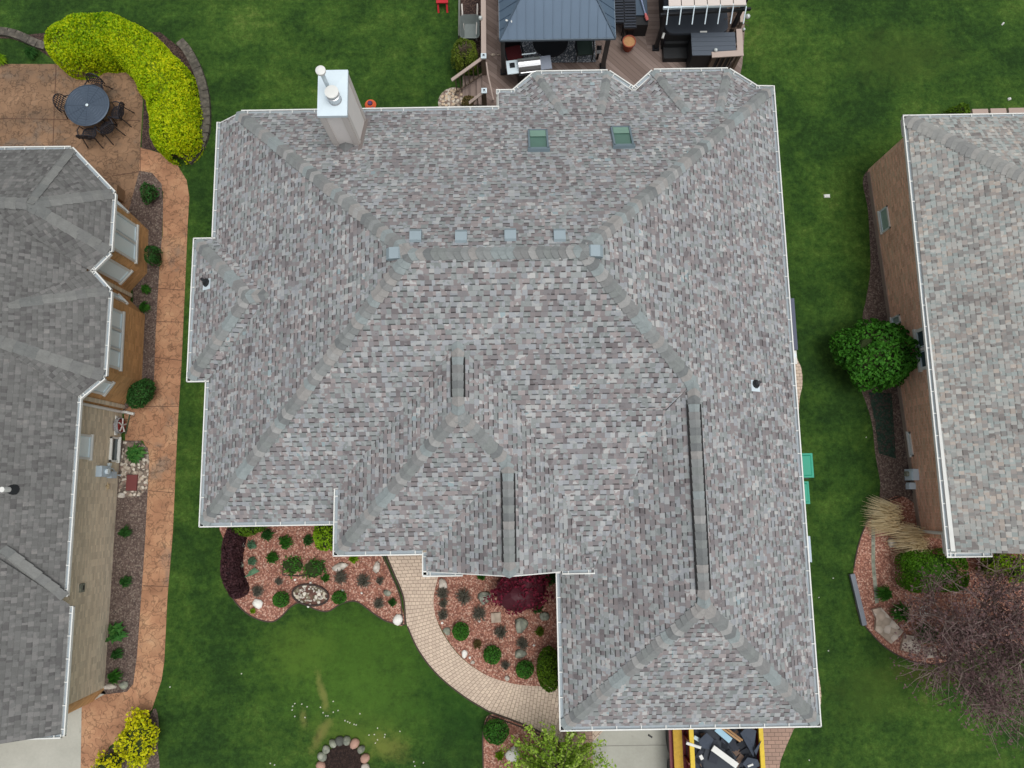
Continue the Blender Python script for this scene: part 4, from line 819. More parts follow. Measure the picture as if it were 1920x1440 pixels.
# gazebo
gz = empty('gazebo', (1.5, 14.8, ZD), 'blue grey metal hip roofed gazebo standing on the deck', 'gazebo')
M_gz = plain('blue_grey_metal_roof', rgb(86, 104, 122), .45, .15, .1, 1.2); M_gzf = plain('gazebo_frame', rgb(76, 76, 76), .5, .2, .1)
ge = 2.6; gx0, gy0 = at(937,77,ge); gx1, _ = at(1154,70,ge); gy0 = (gy0+at(1154,68,ge)[1])/2; gy1 = gy0+3.05; gzr = 3.55; gcx = (gx0+gx1)/2
r0, r1 = (gx0+1.02,(gy0+gy1)/2,gzr), (gx1-1.02,(gy0+gy1)/2,gzr)
cs = [(gx0,gy0,ge), (gx1,gy0,ge), (gx1,gy1,ge), (gx0,gy1,ge)]
gm = MB()
for poly in ([cs[0],cs[1],r1,r0], [cs[1],cs[2],r1], [cs[2],cs[3],r0,r1], [cs[3],cs[0],r0]): addf(gm, poly)
groof = gm.build('roof', M_gz, gz)
sm = MB(); smE = MB(); smW = MB()
for i in range(1, 13):
    t = i/13; x = gx0+(gx1-gx0)*t; tx = min(x-gx0, gx1-x)/1.02; tx = min(tx, 1); yy = gy0+(r0[1]-gy0)*tx; zz = ge+(gzr-ge)*tx; sm.beam((x,gy0,ge+.012), (x,yy,zz+.012), .02, .025)
for sgn, xx, rx in ((1, gx0, r0[0]), (-1, gx1, r1[0])):
    for i in range(1, 10):
        y = gy0+(gy1-gy0)*i/10; ty = min(y-gy0, gy1-y)/(r0[1]-gy0); (smE if sgn < 0 else smW).beam((xx,y,ge+.012), (xx+sgn*1.02*ty,y,ge+(gzr-ge)*ty+.012), .02, .025)
[m_.build('seam', M_gz, groof) for m_ in (sm, smE, smW)]
for a_, b_ in ((cs[0],r0),(cs[1],r1),(cs[2],r1),(cs[3],r0),(r0,r1)): MB().beam((a_[0],a_[1],a_[2]+.02), (b_[0],b_[1],b_[2]+.02), .05, .03).build('hip_trim', plain('gazebo_trim', rgb(66,82,96), .5, .2), groof)
for i in range(4): a_, b_ = cs[i], cs[(i+1) % 4]; MB().beam((a_[0],a_[1],ge-.05), (b_[0],b_[1],ge-.05), .04, .08).build('eave_beam', plain('gazebo_eave', rgb(112,126,138), .5, .3), gz)
for px, py in ((944,136),(1130,125)):
    x, y = at(px, py, ZD); MB().beam((x,y,ZD), (x,y,ge-.1), .13).build('post', M_gzf, gz); MB().box((x,y,ZD+.03), (.2,.2,.06)).build('post_foot', M_black, gz)
    MB().beam((x,y+2.6,ZD), (x,y+2.6,ge-.1), .13).build('post', M_gzf, gz)
tag(MB().blob((*at(950,39,ge+.35),ge+.37), (.04,.03,.015), 3).build('bird_dropping', M_white), 'left white speck on the gazebo roof', 'dropping'); tag(MB().blob((*at(959,41,ge+.37),ge+.39), (.02,.04,.015), 4).build('bird_dropping', M_white), 'right white speck on the gazebo roof', 'dropping')
# rug
def rugmat():
    g = NM('patterned_rug', .95, 0, .1); p = g.pos(); v = g.N('ShaderNodeTexVoronoi', {'Vector': p, 'Scale': 9.}, feature='DISTANCE_TO_EDGE'); n = g.noise(p, 14, 3, .6, 1.5)
    col = g.mix(g.mt('GREATER_THAN', n, .52), rgb(96,102,108), rgb(190,192,194)); col = g.mix(g.mt('LESS_THAN', v.outputs['Distance'], .08), col, rgb(84,90,98)); return g.out(col)
a = [at(960,72,ZD), at(1116,70,ZD), at(1117,117,ZD), at(962,119,ZD)]; mb = MB(); mb.prism([(a[3][0],a[3][1]),(a[2][0],a[2][1]),(a[1][0],a[1][1]+1),(a[0][0],a[0][1]+1)], ZD+.014, ZD+.03); rg = mb.build('rug', rugmat(), label='grey patterned outdoor rug under the gazebo', cat='rug')
# barbecue
x, y = at(992,122,ZD+.95); y += .02; gr = empty('barbecue_grill', (x,y,ZD), 'stainless steel barbecue with rounded lid and two side shelves on the deck', 'barbecue'); ga = .11
T_ = lambda dx, dy: (x+dx*math.cos(ga)-dy*math.sin(ga), y+dx*math.sin(ga)+dy*math.cos(ga))
MB().box((*T_(0,0),ZD+.42), (.7,.5,.78), ga).build('cabinet', M_black, gr)
MB().box((*T_(-.53,0),ZD+.9), (.36,.46,.04), ga).build('side_shelf', M_galv, gr); MB().box((*T_(.53,.02),ZD+.9), (.36,.46,.04), ga).build('side_shelf', plain('grill_shelf', rgb(138,146,160), .5, .2), gr)
MB().box((*T_(-.53,.05),ZD+.93), (.16,.16,.03), ga).build('side_burner', M_black, gr)
mb = MB(); n = 10
for k in range(n):
    a0, a1 = math.pi*k/n, math.pi*(k+1)/n; f = lambda dx, t: (*T_(dx, -.24*math.cos(t)), ZD+.86+.28*math.sin(t)); mb.face([f(-.35,a0), f(.35,a0), f(.35,a1), f(-.35,a1)])
for dx in (-.35, .35): mb.face([(*T_(dx,-.24*math.cos(math.pi*k/n)), ZD+.86+.28*math.sin(math.pi*k/n)) for k in range(n+1)])
mb.build('lid', M_steel, gr); mb = MB(); mb.tube([(*T_(-.3,-.29),ZD+1.0), (*T_(.3,-.29),ZD+1.0)], .018, 8); mb.build('handle', M_steel, gr); mb = MB(); mb.tube([(*T_(-.2,.27),ZD+1.1), (*T_(.25,.27),ZD+1.1)], .02, 8); mb.build('rear_bar', M_galv, gr)
MB().box((*T_(0,-.27),ZD+.8), (.7,.05,.12), ga).build('control_panel', M_black, gr)
# fire bowl, stools, chair, watering things under the gazebo
x, y = at(1032,76,ZD+.5); e = empty('fire_table', (x,y,ZD), 'round black table partly under the gazebo roof on the rug', 'table'); mb = MB(); mb.lathe((x,y,ZD+.45), [(.56,0),(.58,.03),(.56,.06),(0,.06)], 28); mb.build('tabletop', M_black, e); mb = MB(); mb.lathe((x,y,ZD), [(.3,.03),(.22,.2),(.25,.46)], 20); mb.build('base', M_black, e)
def patio_chair(x, y, rz, lab, mat, cush=None, grp='seats under the gazebo'):
    e = empty('garden_chair', (x,y,ZD), lab, 'chair', grp); c, s_ = math.cos(rz), math.sin(rz); R = lambda dx, dy: (x+dx*c-dy*s_, y+dx*s_+dy*c)
    MB().box((*R(0,0),ZD+.42), (.52,.52,.07), rz).build('seat', cush or mat, e); MB().box((*R(0,.28),ZD+.68), (.52,.06,.5), rz).build('backrest', mat, e)
    for sx in (-1,1):
        MB().box((*R(sx*.28,0),ZD+.6), (.05,.5,.04), rz).build('armrest', mat, e)
        for sy in (-1,1): MB().beam((*R(sx*.26,sy*.24),ZD+.02), (*R(sx*.26,sy*.24),ZD+(.6 if sy < 0 else .58)), .035).build('leg', M_black, e)
patio_chair(*at(1096,88,ZD+.45), .05, 'dark green cushioned chair on the rug near the right gazebo post', M_black, plain('green_cushion', rgb(56,72,66), .9))
patio_chair(*at(963,100,ZD+.45), .2, 'dark red seat behind the left shelf of the barbecue', M_black, plain('dark_red_cushion', rgb(92,34,38), .9))
x, y = at(1123,93,ZD+.5); e = empty('garden_lantern', (x,y,ZD), 'small pale lantern on a stand beside the right gazebo post', 'lantern'); MB().box((x,y,ZD+.5), (.14,.14,.22)).build('housing', M_galv, e); mb = MB(); mb.tube([(x,y,ZD), (x,y,ZD+.4)], .04, 8); mb.build('stand', M_black, e); MB().box((x,y,ZD+.64), (.16,.16,.08), top=(.2,.2)).build('top', M_black, e)
x, y = at(928,104,ZD); e = empty('dog_toy', (x,y,ZD), 'small cream object lying on the deck boards left of the gazebo post', 'toy'); MB().blob((x-.06,y,ZD+.04), (.07,.05,.04), 5).build('ball', M_slab, e); MB().blob((x+.12,y,ZD+.03), (.05,.02,.03), 6).build('bone', M_slab, e)
# terracotta pot
x, y = at(1180,77,ZD+.4); e = empty('plant_pot', (x,y,ZD), 'round terracotta pot filled with tan soil standing on the deck', 'plant pot'); mb = MB(); mb.lathe((x,y,ZD), [(.14,0),(.2,.32),(.22,.34),(.22,.4),(.19,.4),(.19,.36)], 22); mb.build('pot', plain('terracotta', rgb(150,78,60), .8), e); mb = MB(); mb.lathe((x,y,ZD+.37), [(.19,0),(.1,.03),(0,.04)], 20); mb.build('soil', plain('tan_soil', rgb(176,134,92), .95, 0, .25, 14), e)
# folded wicker loungers
M_wick = plain('black_wicker', rgb(44,50,60), .6, 0, .2, 20)
for px, w_, lb, tp in ((1163,.32,'folded black wicker lounger beside the gazebo roof, left of two',42), (1182,.38,'folded black wicker lounger with reflective slats, right of two by the terracotta pot',52)):
    x, y = at(px, tp, ZD+.75); e = empty('wicker_lounger', (x,y,ZD), lb, 'lounger', 'folded wicker loungers'); L = 2.2
    MB().box((x,y+L/2,ZD+.68), (w_*.9,L,.06)).build('bed', M_black, e)
    mb = MB()
    for k in range(22): mb.box((x,y+.05+k*.1,ZD+.73), (w_,.055,.03))
    mb.build('slats', M_wick, e)
    for sx in (-1,1): mb = MB(); mb.beam((x+sx*w_*.5,y,ZD+.72), (x+sx*w_*.5,y+L,ZD+.72), .03); mb.build('side_rail', M_black, e); mb = MB(); mb.beam((x+sx*w_*.45,y+.05,ZD), (x+sx*w_*.45,y+.05,ZD+.7), .03); mb.build('leg', M_black, e)
mb = MB(); mb.box((*at(1183,54,ZD+.5),ZD+.5), (.26,.16,.4), top=(.7,.7)); mb.build('mechanism', M_black, e)
x, y = at(1202,44,ZD+.6); e = empty('deck_box', (x,y+.7,ZD), 'black deck box with blue grey lid between the loungers and the canopy', 'storage box'); MB().box((x,y+.9,ZD+.3), (.46,1.9,.6)).build('box', M_blackp, e); MB().box((x-.0,y+1.05,ZD+.64), (.42,1.6,.05)).build('lid', plain('blue_grey_lid', rgb(72,88,104), .5), e)
e = empty('net_pole', (*at(1214,30,ZD+.8),ZD), 'blue and white pole with orange pink handle lying over the deck box', 'pole'); mb = MB(); mb.tube([at3(1200,-10,1.35), at3(1210,26,1.3)], .02, 8); mb.build('shaft', plain('pale_blue', rgb(150,164,196), .5), e); mb = MB(); mb.tube([at3(1210,25,1.3), at3(1212,32,1.28), at3(1214,38,1.24)], [.03,.055,.045], 10); mb.build('handle', plain('coral', rgb(206,112,108), .6), e)
# dark low box right of the loungers
# hot tub, cover, steps, cabinet
x0_, y0_ = at(1248,62,1.45); x1_, _ = at(1366,60,1.45); ht = empty('hot_tub', ((x0_+x1_)/2,y0_+1,ZD), 'black hot tub with charcoal folding cover under the canopy', 'hot tub')
MB().box(((x0_+x1_)/2,y0_+1.02,ZD+.4), (x1_-x0_-.06,2.0,.8)).build('cabinet', M_blackp, ht)
def rrect(cx, cy, w_, d_, r_, n=5):
    P = []
    for sx, sy, a0 in ((1,1,0), (-1,1,90), (-1,-1,180), (1,-1,270)):
        for k in range(n+1): a = math.radians(a0+90*k/n); P.append((cx+sx*(w_/2-r_)+r_*math.cos(a), cy+sy*(d_/2-r_)+r_*math.sin(a)))
    return P
mb = MB(); mb.prism(rrect((x0_+x1_)/2, y0_+1.02, x1_-x0_, 2.08, .25), ZD+.8, ZD+.9, bot=True); cv = mb.build('cover', M_charcoal, ht)
mb = MB(); mb.beam((x0_+.1,y0_+1.0,ZD+.903), (x1_-.1,y0_+1.0,ZD+.903), .03, .008); mb.build('cover_seam', M_black, cv)
mb = MB(); mb.box((*at(1319,60,ZD+.9),ZD+.88), (.22,.05,.08)); mb.build('latch', M_white, ht)
p = at(1246,66,ZD+.9); e = empty('towel_bar', (p[0],p[1],ZD), 'white rolled towel on a bar at the left side of the hot tub', 'towel'); mb = MB(); mb.tube([at3(1245,62,1.45), at3(1242,72,1.4)], .04, 10); mb.build('towel', M_white, e); mb = MB(); mb.tube([at3(1245,60,1.44), at3(1246,82,.9)], .02, 8); mb.build('bar', plain('dark_navy', rgb(30,30,44)), e)
a = at(1246,76,ZD+.5); b = at(1291,110,ZD+.25); e = empty('spa_steps', ((a[0]+b[0])/2,b[1]+.3,ZD), 'black two step block in front of the hot tub', 'steps')
MB().box(((a[0]+b[0])/2+.02,b[1]+.62,ZD+.22), (.82,.4,.44)).build('upper_step', M_blackp, e); MB().box(((a[0]+b[0])/2+.02,b[1]+.24,ZD+.11), (.82,.4,.22)).build('lower_step', M_blackp, e)
a, b = at(1298,104,ZD+.95), at(1378,60,ZD+.95); e = empty('storage_cabinet', ((a[0]+b[0])/2,a[1]+.3,ZD), 'charcoal slatted storage cabinet inside the right corner railing', 'cabinet')
cx_, cy_ = (a[0]+b[0])/2, (a[1]+b[1])/2; MB().box((cx_,cy_,ZD+.45), (b[0]-a[0]-.08,b[1]-a[1]-.08,.9)).build('body', M_blackp, e)
mb = MB(); nb = 5
for k in range(nb): mb.box((cx_,a[1]+(b[1]-a[1])*(k+.5)/nb,ZD+.93), (b[0]-a[0],(b[1]-a[1])/nb-.008,.04))
mb.build('lid', plain('slate_lid', rgb(78,86,96), .55, 0, .08), e)
# wood screen with climber sticks right of the tub
e = empty('lattice_screen', (*at(1375,40,1.2),ZD), 'weathered lattice screen with twigs between hot tub and railing', 'screen')
mb = MB()
for k in range(6): mb.beam(at3(1367+k*3,8,1.35), at3(1367+k*3,55,1.2), .022); 
mb.build('lattice', plain('weathered_wood', rgb(96,82,70), .9, 0, .2, 12), e); mb = MB()
for k in range(26):
    a = at3(random.uniform(1366,1390), random.uniform(8,52), random.uniform(.9,1.4)); mb.tube([a, (a[0]+random.uniform(-.25,.25), a[1]+random.uniform(-.3,.3), a[2]+.15)], .012, 5)
mb.build('twig', M_bark, e)
# canopy
zc = ZD+2.35; a, b = at(1253,13,zc), at(1399,9,zc); cn = empty('spa_canopy', ((a[0]+b[0])/2,a[1]+1,ZD), 'beige panelled canopy roof on black posts above the hot tub', 'canopy')
n = 6; wd = (b[0]-a[0])/n
for i in range(n): MB().box((a[0]+wd*(i+.5),a[1]+1.25,zc+.02), (wd-.025,2.5,.04)).build('roof_panel', plain('beige_panel', rgb(198,188,180), .5, 0, .06), cn)
mb = MB(); mb.beam((a[0]-.15,a[1]-.02,zc-.02), (b[0]+.0,b[1]+.02,zc-.02), .06, .08); mb.build('front_beam', M_galv, cn)
mb = MB(); mb.beam((a[0]-.2,a[1]-.12,zc-.2), (b[0]+.2,b[1]+.0,zc-.2), .06, .1); mb.build('lower_beam', M_black, cn)
for i in range(n+1): mb = MB(); mb.beam((a[0]+wd*i,a[1]-.02,zc+.01), (a[0]+wd*i,a[1]-.34,zc-.35), .03, .03); mb.build('rib_end', M_galv, cn)
p = at(1229,91,ZD); MB().beam((p[0],p[1],ZD), (p[0],p[1],zc-.1), .11).build('post', M_black, cn); MB().box((p[0],p[1],ZD+.03), (.22,.2,.06)).build('post_foot', M_black, cn)
MB().beam((p[0],p[1],zc-.15), (p[0],p[1]+2.6,zc-.15), .09, .1).build('side_beam', M_black, cn); MB().beam((p[0]+2.4,p[1]+.3,ZD), (p[0]+2.4,p[1]+.3,zc-.1), .1).build('post', M_black, cn)
MB().beam((p[0],p[1],zc-.15), (p[0]+2.4,p[1]+.3,zc-.15), .08, .1).build('lower_beam', M_black, cn)
# wheelbarrow in the planter
flat([(861,-60),(902,-60),(902,130),(861,75)], .05, M_darkmulch, 'planter_soil', .05, kind='structure'); mb = MB(); mb.beam(at3(862,-60,.1), at3(861,70,.1), .06, .2); mb.build('planter_edge', plain('grey_edging', rgb(108,112,104)), kind='structure')
x, y = at(881,52,.6); e = empty('wheelbarrow', (x,y,0), 'dark grey wheelbarrow with pale handles standing by the deck planter', 'wheelbarrow')
o_, i_ = rrect(x, y, .62, .82, .12), rrect(x+.01, y-.02, .4, .56, .08); mb = MB()
for k in range(len(o_)):
    j = (k+1) % len(o_); mb.face([(*o_[k],.68), (*o_[j],.68), (*i_[j],.42), (*i_[k],.42)]); mb.face([(*o_[j],.665), (*o_[k],.665), (*i_[k],.4), (*i_[j],.4)])
    oo = [(x+(p[0]-x)*1.05, y+(p[1]-y)*1.05) for p in (o_[k], o_[j])]; mb.face([(*oo[0],.68), (*oo[1],.68), (*o_[j],.69), (*o_[k],.69)])
mb.face([(*p,.42) for p in i_]); mb.build('tub', plain('wheelbarrow_grey', rgb(112,120,118), .5, .1, .15, 6), e)
for sx in (-1,1): mb = MB(); mb.tube([(x+sx*.2,y-.3,.36), (x+sx*.24,y+.35,.5), (x+sx*.26,y+.85,.62)], .025, 8); mb.build('handle', plain('pale_handle', rgb(206,200,192)), e); mb = MB(); mb.tube([(x+sx*.2,y+.3,.42), (x+sx*.2,y+.35,.02)], .02, 6); mb.build('leg', M_black, e)
mb = MB(); mb.tube([(x-.05,y-.5,.2), (x+.05,y-.5,.2)], .2, 18); mb.build('wheel', M_blackp, e)
# things in the back lawn
x, y = at(692,189,.3); e = empty('extension_cord_reel', (x,y,0), 'orange coiled cord with purple centre lying on the lawn next to the gutter', 'cord reel'); mb = MB()
for k in range(4): mb.tube([(x+(.17-.02*k)*math.cos(t),y+(.17-.02*k)*math.sin(t),.05+.03*k) for t in np.linspace(0,6.28,20)], .022, 6)
mb.build('cord', M_orange, e); mb = MB(); mb.tube([(x,y,.0), (x,y,.18)], .07, 14); mb.build('hub', plain('purple_hub', rgb(84,50,90)), e); mb = MB(); mb.tube([(x+.05,y-.1,.12), (x+.42,y-.5,.05)], .018, 6); mb.build('lead', plain('blue_lead', rgb(96,110,150)), e)
x, y = at(829,2,.3); e = empty('toy_chair', (x,y,0), 'bright red garden chair cut by the top edge of the photo', 'chair'); M_rd = plain('bright_red', rgb(176,34,44), .5)
MB().box((x,y+.1,.3), (.4,.36,.04)).build('seat', M_rd, e); mb = MB(); mb.box((x,y+.32,.5), (.4,.04,.45)); mb.build('backrest', M_rd, e)
for sx in (-1,1):
    mb = MB(); mb.beam((x+sx*.15,y-.22,.0), (x+sx*.15,y+.05,.32), .06, .04); mb.build('leg', M_rd, e)
for px, py, sx, sy, rz, lb in ((1551,367,.2,.12,0,'flat white plate lying on the lawn between the houses'), (1881,44,.12,.05,.9,'white scrap on the lawn at the upper right'), (1893,185,.1,.09,.3,'white scrap on the lawn just above the neighbouring light roof')):
    x, y = at(px, py, .03); mb = MB(); mb.box((x,y,.02), (sx,sy,.03), rz, top=(.85,.8)); mb.box((x+.01,y,.045), (sx*.5,sy*.5,.02), rz+.3); mb.build('litter', M_white, label=lb, cat='litter')
# ------------------------------------------------------------------ patio set on the left
tx, ty = at(163,197,.72); M_tb = plain('blue_grey_cast_metal', rgb(72,84,98), .5, .3, .08, 4); M_ch = plain('bronze_black_metal', rgb(44,44,50), .5, .3, .1); TR = .72
e = empty('patio_table', (tx,ty,0), 'round blue grey cast metal table on the stamped patio', 'table'); mb = MB(); 
mb.lathe((tx,ty,.69), [(TR-.02,-.02),(TR,0),(TR,.025),(TR-.03,.035)], 48); mb.lathe((tx,ty,.7), [(TR-.03,.018),(.06,.018)], 48); 
for k in range(7): r_ = .12+.09*k; mb.lathe((tx,ty,.718), [(r_,0),(r_+.012,.008),(r_+.024,0)], 40)
for k in range(12): a = math.pi*k/6; mb.beam((tx+.08*math.cos(a),ty+.08*math.sin(a),.722), (tx+(TR-.04)*math.cos(a),ty+(TR-.04)*math.sin(a),.722), .012, .01)
mb.build('tabletop', M_tb, e); mb = MB(); mb.lathe((tx,ty,.66), [(.05,.07),(.03,.085),(0,.09)], 16); mb.build('hub', M_galv, e)
for k in range(4): a = math.pi*(k/2+.25); mb = MB(); mb.tube([(tx+.2*math.cos(a),ty+.2*math.sin(a),.68), (tx+.28*math.cos(a),ty+.28*math.sin(a),.3), (tx+.45*math.cos(a),ty+.45*math.sin(a),.02)], .025, 8); mb.build('leg', M_ch, e)
def dining_chair(loc, rz, lab):
    e = empty('dining_chair', (*loc,0), lab, 'chair', 'dark metal chairs round the patio table'); c, s_ = math.cos(rz), math.sin(rz); X, Y = loc
    R = lambda dx, dy, z: (X+dx*c-dy*s_, Y+dx*s_+dy*c, z)
    mb = MB(); ring = [R(.22*math.cos(t), .2*math.sin(t), .43) for t in np.linspace(0,6.283,17)]; mb.tube(ring, .018, 6)
    for k in range(-4,5): w_ = .2*math.sqrt(max(0,1-(k/4.6)**2)); mb.beam(R(k*.047,-w_,.43), R(k*.047,w_,.43), .02, .012)
    for k in range(-2,3): w_ = .22*math.sqrt(max(0,1-(k/3)**2)); mb.beam(R(-w_,k*.07,.432), R(w_,k*.07,.432), .018, .012)
    mb.build('seat', M_ch, e)
    mb = MB(); ar = [R(.27*math.cos(t), .2+.1*math.sin(t)*.9, .45+.45*math.sin(t)**.7 if 0 < t < math.pi else .45) for t in np.linspace(0.01,math.pi-.01,13)]; mb.tube(ar, .02, 6)
    for k in range(-3,4): h = .43*math.sqrt(1-(k/4.2)**2); mb.beam(R(k*.065,.2,.46), R(k*.065,.2+.09,.45+h), .022, .014)
    for z in (.56,.66,.76): w_ = .25*math.sqrt(max(0,1-((z-.45)/.47)**2)); mb.beam(R(-w_,.2+.2*(z-.45),z), R(w_,.2+.2*(z-.45),z), .022, .014)
    mb.build('backrest', M_ch, e)
    for sx in (-1,1):
        mb = MB(); mb.tube([R(sx*.24,.2,.6), R(sx*.28,.0,.64), R(sx*.25,-.16,.6), R(sx*.22,-.16,.44)], .018, 6); mb.build('armrest', M_ch, e)
        mb = MB(); mb.tube([R(sx*.2,-.15,.43), R(sx*.24,-.2,.01)], .017, 6); mb.build('leg', M_ch, e); mb = MB(); mb.tube([R(sx*.2,.17,.45), R(sx*.25,.3,.01)], .017, 6); mb.build('leg', M_ch, e)
    return e
for ang, rad, lb in ((82,.72,'dark chair on the far side of the patio table, nearest the yellow hedge'), (170,.72,'dark lattice backed chair at the left side of the round table'), (-8,.86,'dark chair at the right side of the round table, the upper of the right pair'),
                     (-50,.84,'dark chair at the lower right of the round table between two others'), (-92,.84,'dark chair at the lower side of the round table nearest the roof')):
    a = math.radians(ang); b_ = at(163,197,0); dining_chair((tx+rad*math.cos(a), ty+rad*math.sin(a)), a-math.pi/2, lb)
# block edging of the hedge bed
def blockwall(name, L, w_, lab, z=.14):
    e = empty(name, (*at(*L[0]),0), lab, 'edging'); P = spline([at(*p) for p in L], 10); out = MB(); acc = 0; last = P[0]; i = 0
    for a, b in zip(P[:-1], P[1:]):
        acc += math.dist(a, b)
        if acc > .26:
            d = math.atan2(b[1]-last[1], b[0]-last[0]); out.box(((b[0]+last[0])/2,(b[1]+last[1])/2,z/2), (acc-.012,w_,z+random.uniform(-.008,.008)), d+random.uniform(-.02,.02)); last = b; acc = 0
    out.build('block_course', M_block, e); return e
blockwall('stone_edging', [(353,305),(372,285),(385,255),(388,225),(386,185),(378,150),(366,120),(350,92),(330,72)], .3, 'curved grey block edging outside the yellow hedge')
blockwall('stone_edging', [(-30,60),(15,63),(40,70),(70,84),(98,92)], .28, 'grey block edging at the upper left corner beyond the patio')
# small wall box on patio
x, y = at(222,362,.3); MB().box((x,y,.25), (.1,.4,.5)).build('patio_bench_end', plain('tan_block', rgb(138,110,84), .8), label='low tan block standing by the house wall below the patio', cat='block')
# ------------------------------------------------------------------ plants
def LM(name, *c, **k): return leafmat(name, [rgb(*a) for a in c], **k)
L_hedge = LM('golden_privet', (98,146,20), (150,184,14), (192,206,12), (222,222,26), nscale=.55, tl=.4)
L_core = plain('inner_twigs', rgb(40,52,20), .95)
L_boxw = LM('boxwood', (40,84,24), (58,112,34), (78,134,44), nscale=2.)
L_dark = LM('dark_green_leaf', (36,74,30), (48,94,38), (68,114,52), nscale=2.)
L_lime = LM('lime_leaf', (86,128,10), (118,158,18), (150,184,36), nscale=2.)
L_olive = LM('olive_evergreen', (70,92,26), (96,116,34), (122,132,48), nscale=2.)
L_evg = LM('evergreen_yellow', (52,84,16), (78,112,20), (104,134,26), nscale=1.5)
L_burg = LM('burgundy_leaf', (50,30,34), (66,40,44), (84,54,56), nscale=3., tl=.15)
L_maple = LM('japanese_maple', (84,20,38), (108,26,48), (134,42,64), nscale=2., tl=.2)
L_grey = LM('grey_sedum', (96,98,84), (116,114,102), (134,128,116), nscale=4.)
L_blue = LM('blue_green_leaf', (70,110,84), (96,136,104), (120,156,120), nscale=4.)
L_host = LM('hosta_leaf', (44,96,40), (66,122,52), (104,150,72), nscale=5.)
L_gold = LM('golden_shrub', (150,170,16), (206,208,18), (234,220,40), nscale=2., tl=.35)
L_big = LM('green_shrub', (38,84,18), (54,110,26), (78,138,38), nscale=2.2)
L_tree = LM('spring_tree_leaf', (100,140,36), (136,172,54), (172,200,84), (190,208,130), nscale=1.5, tl=.35)
L_purp = LM('purple_brown_leaf', (82,62,62), (100,78,78), (118,96,94), nscale=2., tl=.15)
L_dry = LM('dry_grass', (206,184,142), (226,208,168), (240,226,192), nscale=3., tl=.2)
L_brown = LM('brown_foliage', (96,84,50), (118,102,64), (84,92,40), nscale=3.)
def dirs(n, zlo=-.1):
    z = rng.uniform(zlo, 1, n); a = rng.uniform(0, 2*np.pi, n); r_ = np.sqrt(1-z*z); return np.stack([r_*np.cos(a), r_*np.sin(a), z], 1)
def lump(D, seed, amp=.12, fq=3.):
    r2 = np.random.default_rng(seed); f = np.ones(len(D))
    for k in range(5): v = r2.normal(size=3); v /= np.linalg.norm(v); f += amp*.6*np.sin(fq*(1+.5*k)*(D@v)*1.7+r2.uniform(0, 6.28))/(1+.35*k)
    return f
_sd = [10]
def shrub(name, px, py, rx, ry, h, mat, label, cat='shrub', leaf=.04, dens=1., amp=.1, group=None, core=None, boxy=0., rz=0., zc=None, xy=None, loose=.12):
    _sd[0] += 1; sd = _sd[0]; x, y = xy or at(px, py, h*.55); rx, ry = rx/61, ry/61; area = rx*ry*3.1+ (rx+ry)*h*2
    n = int(min(26000, dens*area/(leaf*leaf)*.9))
    D = dirs(n, -.15); f = lump(D, sd, amp)*(1-loose*rng.random(n)**2); S = np.sign(D)*np.abs(D)**(1-boxy*.6) if boxy else D
    ca, sa = math.cos(rz), math.sin(rz); P0 = S*f[:, None]*np.array([rx, ry, h*.5]); P = np.stack([P0[:,0]*ca-P0[:,1]*sa+x, P0[:,0]*sa+P0[:,1]*ca+y, P0[:,2]+h*.5], 1); P[:, 2] = np.maximum(P[:, 2], .02)
    Nn = D/np.array([rx, ry, h*.5]); Nn /= np.linalg.norm(Nn, axis=1)[:, None]
    e = empty(name, (x,y,0), label, cat, group)
    quads('foliage', leafquads(P, leaf, .45, .6, Nn), mat, e)
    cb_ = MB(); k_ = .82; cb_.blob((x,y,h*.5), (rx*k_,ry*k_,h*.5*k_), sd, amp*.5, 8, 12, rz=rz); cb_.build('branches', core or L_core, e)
    return e
def tuft(name, px, py, r_, mat, label, cat='plant', n=70, h=.25, wid=.02, group=None, xy=None, droop=.5, bias=None):
    x, y = xy or at(px, py, h*.3); r_ = r_/60; V = []
    for i in range(n):
        a = random.uniform(0, 6.28); l = r_*random.uniform(.55, 1.05); d = np.array([math.cos(a), math.sin(a), 0]); 
        if bias is not None: d = d*.45+np.array([*bias, 0.]); d /= max(.3, np.linalg.norm(d))
        s_ = np.array([-d[1], d[0], 0])*wid*random.uniform(.6, 1.2); b = np.array([x+random.uniform(-.25,.25)*r_, y+random.uniform(-.25,.25)*r_, .01])
        m = b+d*l*.55+np.array([0,0,h*random.uniform(.7,1.1)]); t = b+d*l+np.array([0,0,h*random.uniform(.2,.8)*(1-droop)+.03])
        V.append([b-s_*.6, m-s_, m+s_, b+s_*.6][::1]); V.append([m-s_, t-s_*.15, t+s_*.15, m+s_])
    e = empty(name, (x,y,0), label, cat, group); quads('leaves', np.array(V), mat, e); return e
def rock(px, py, rx, ry, mat, label, h=None, rz=0., name='rock', cat='rock', group=None, xy=None, amp=.22):
    _sd[0] += 1; h = h or min(rx, ry)/60*.8; x, y = xy or at(px, py, h*.5); rx, ry = rx/60, ry/60; mb = MB(); mb.blob((x,y,h*.35), (rx,ry,h*.65), _sd[0], amp, 7, 11, zmin=0., rz=rz)
    return mb.build(name, mat, smooth=True, merge=True, label=label, cat=cat, group=group)

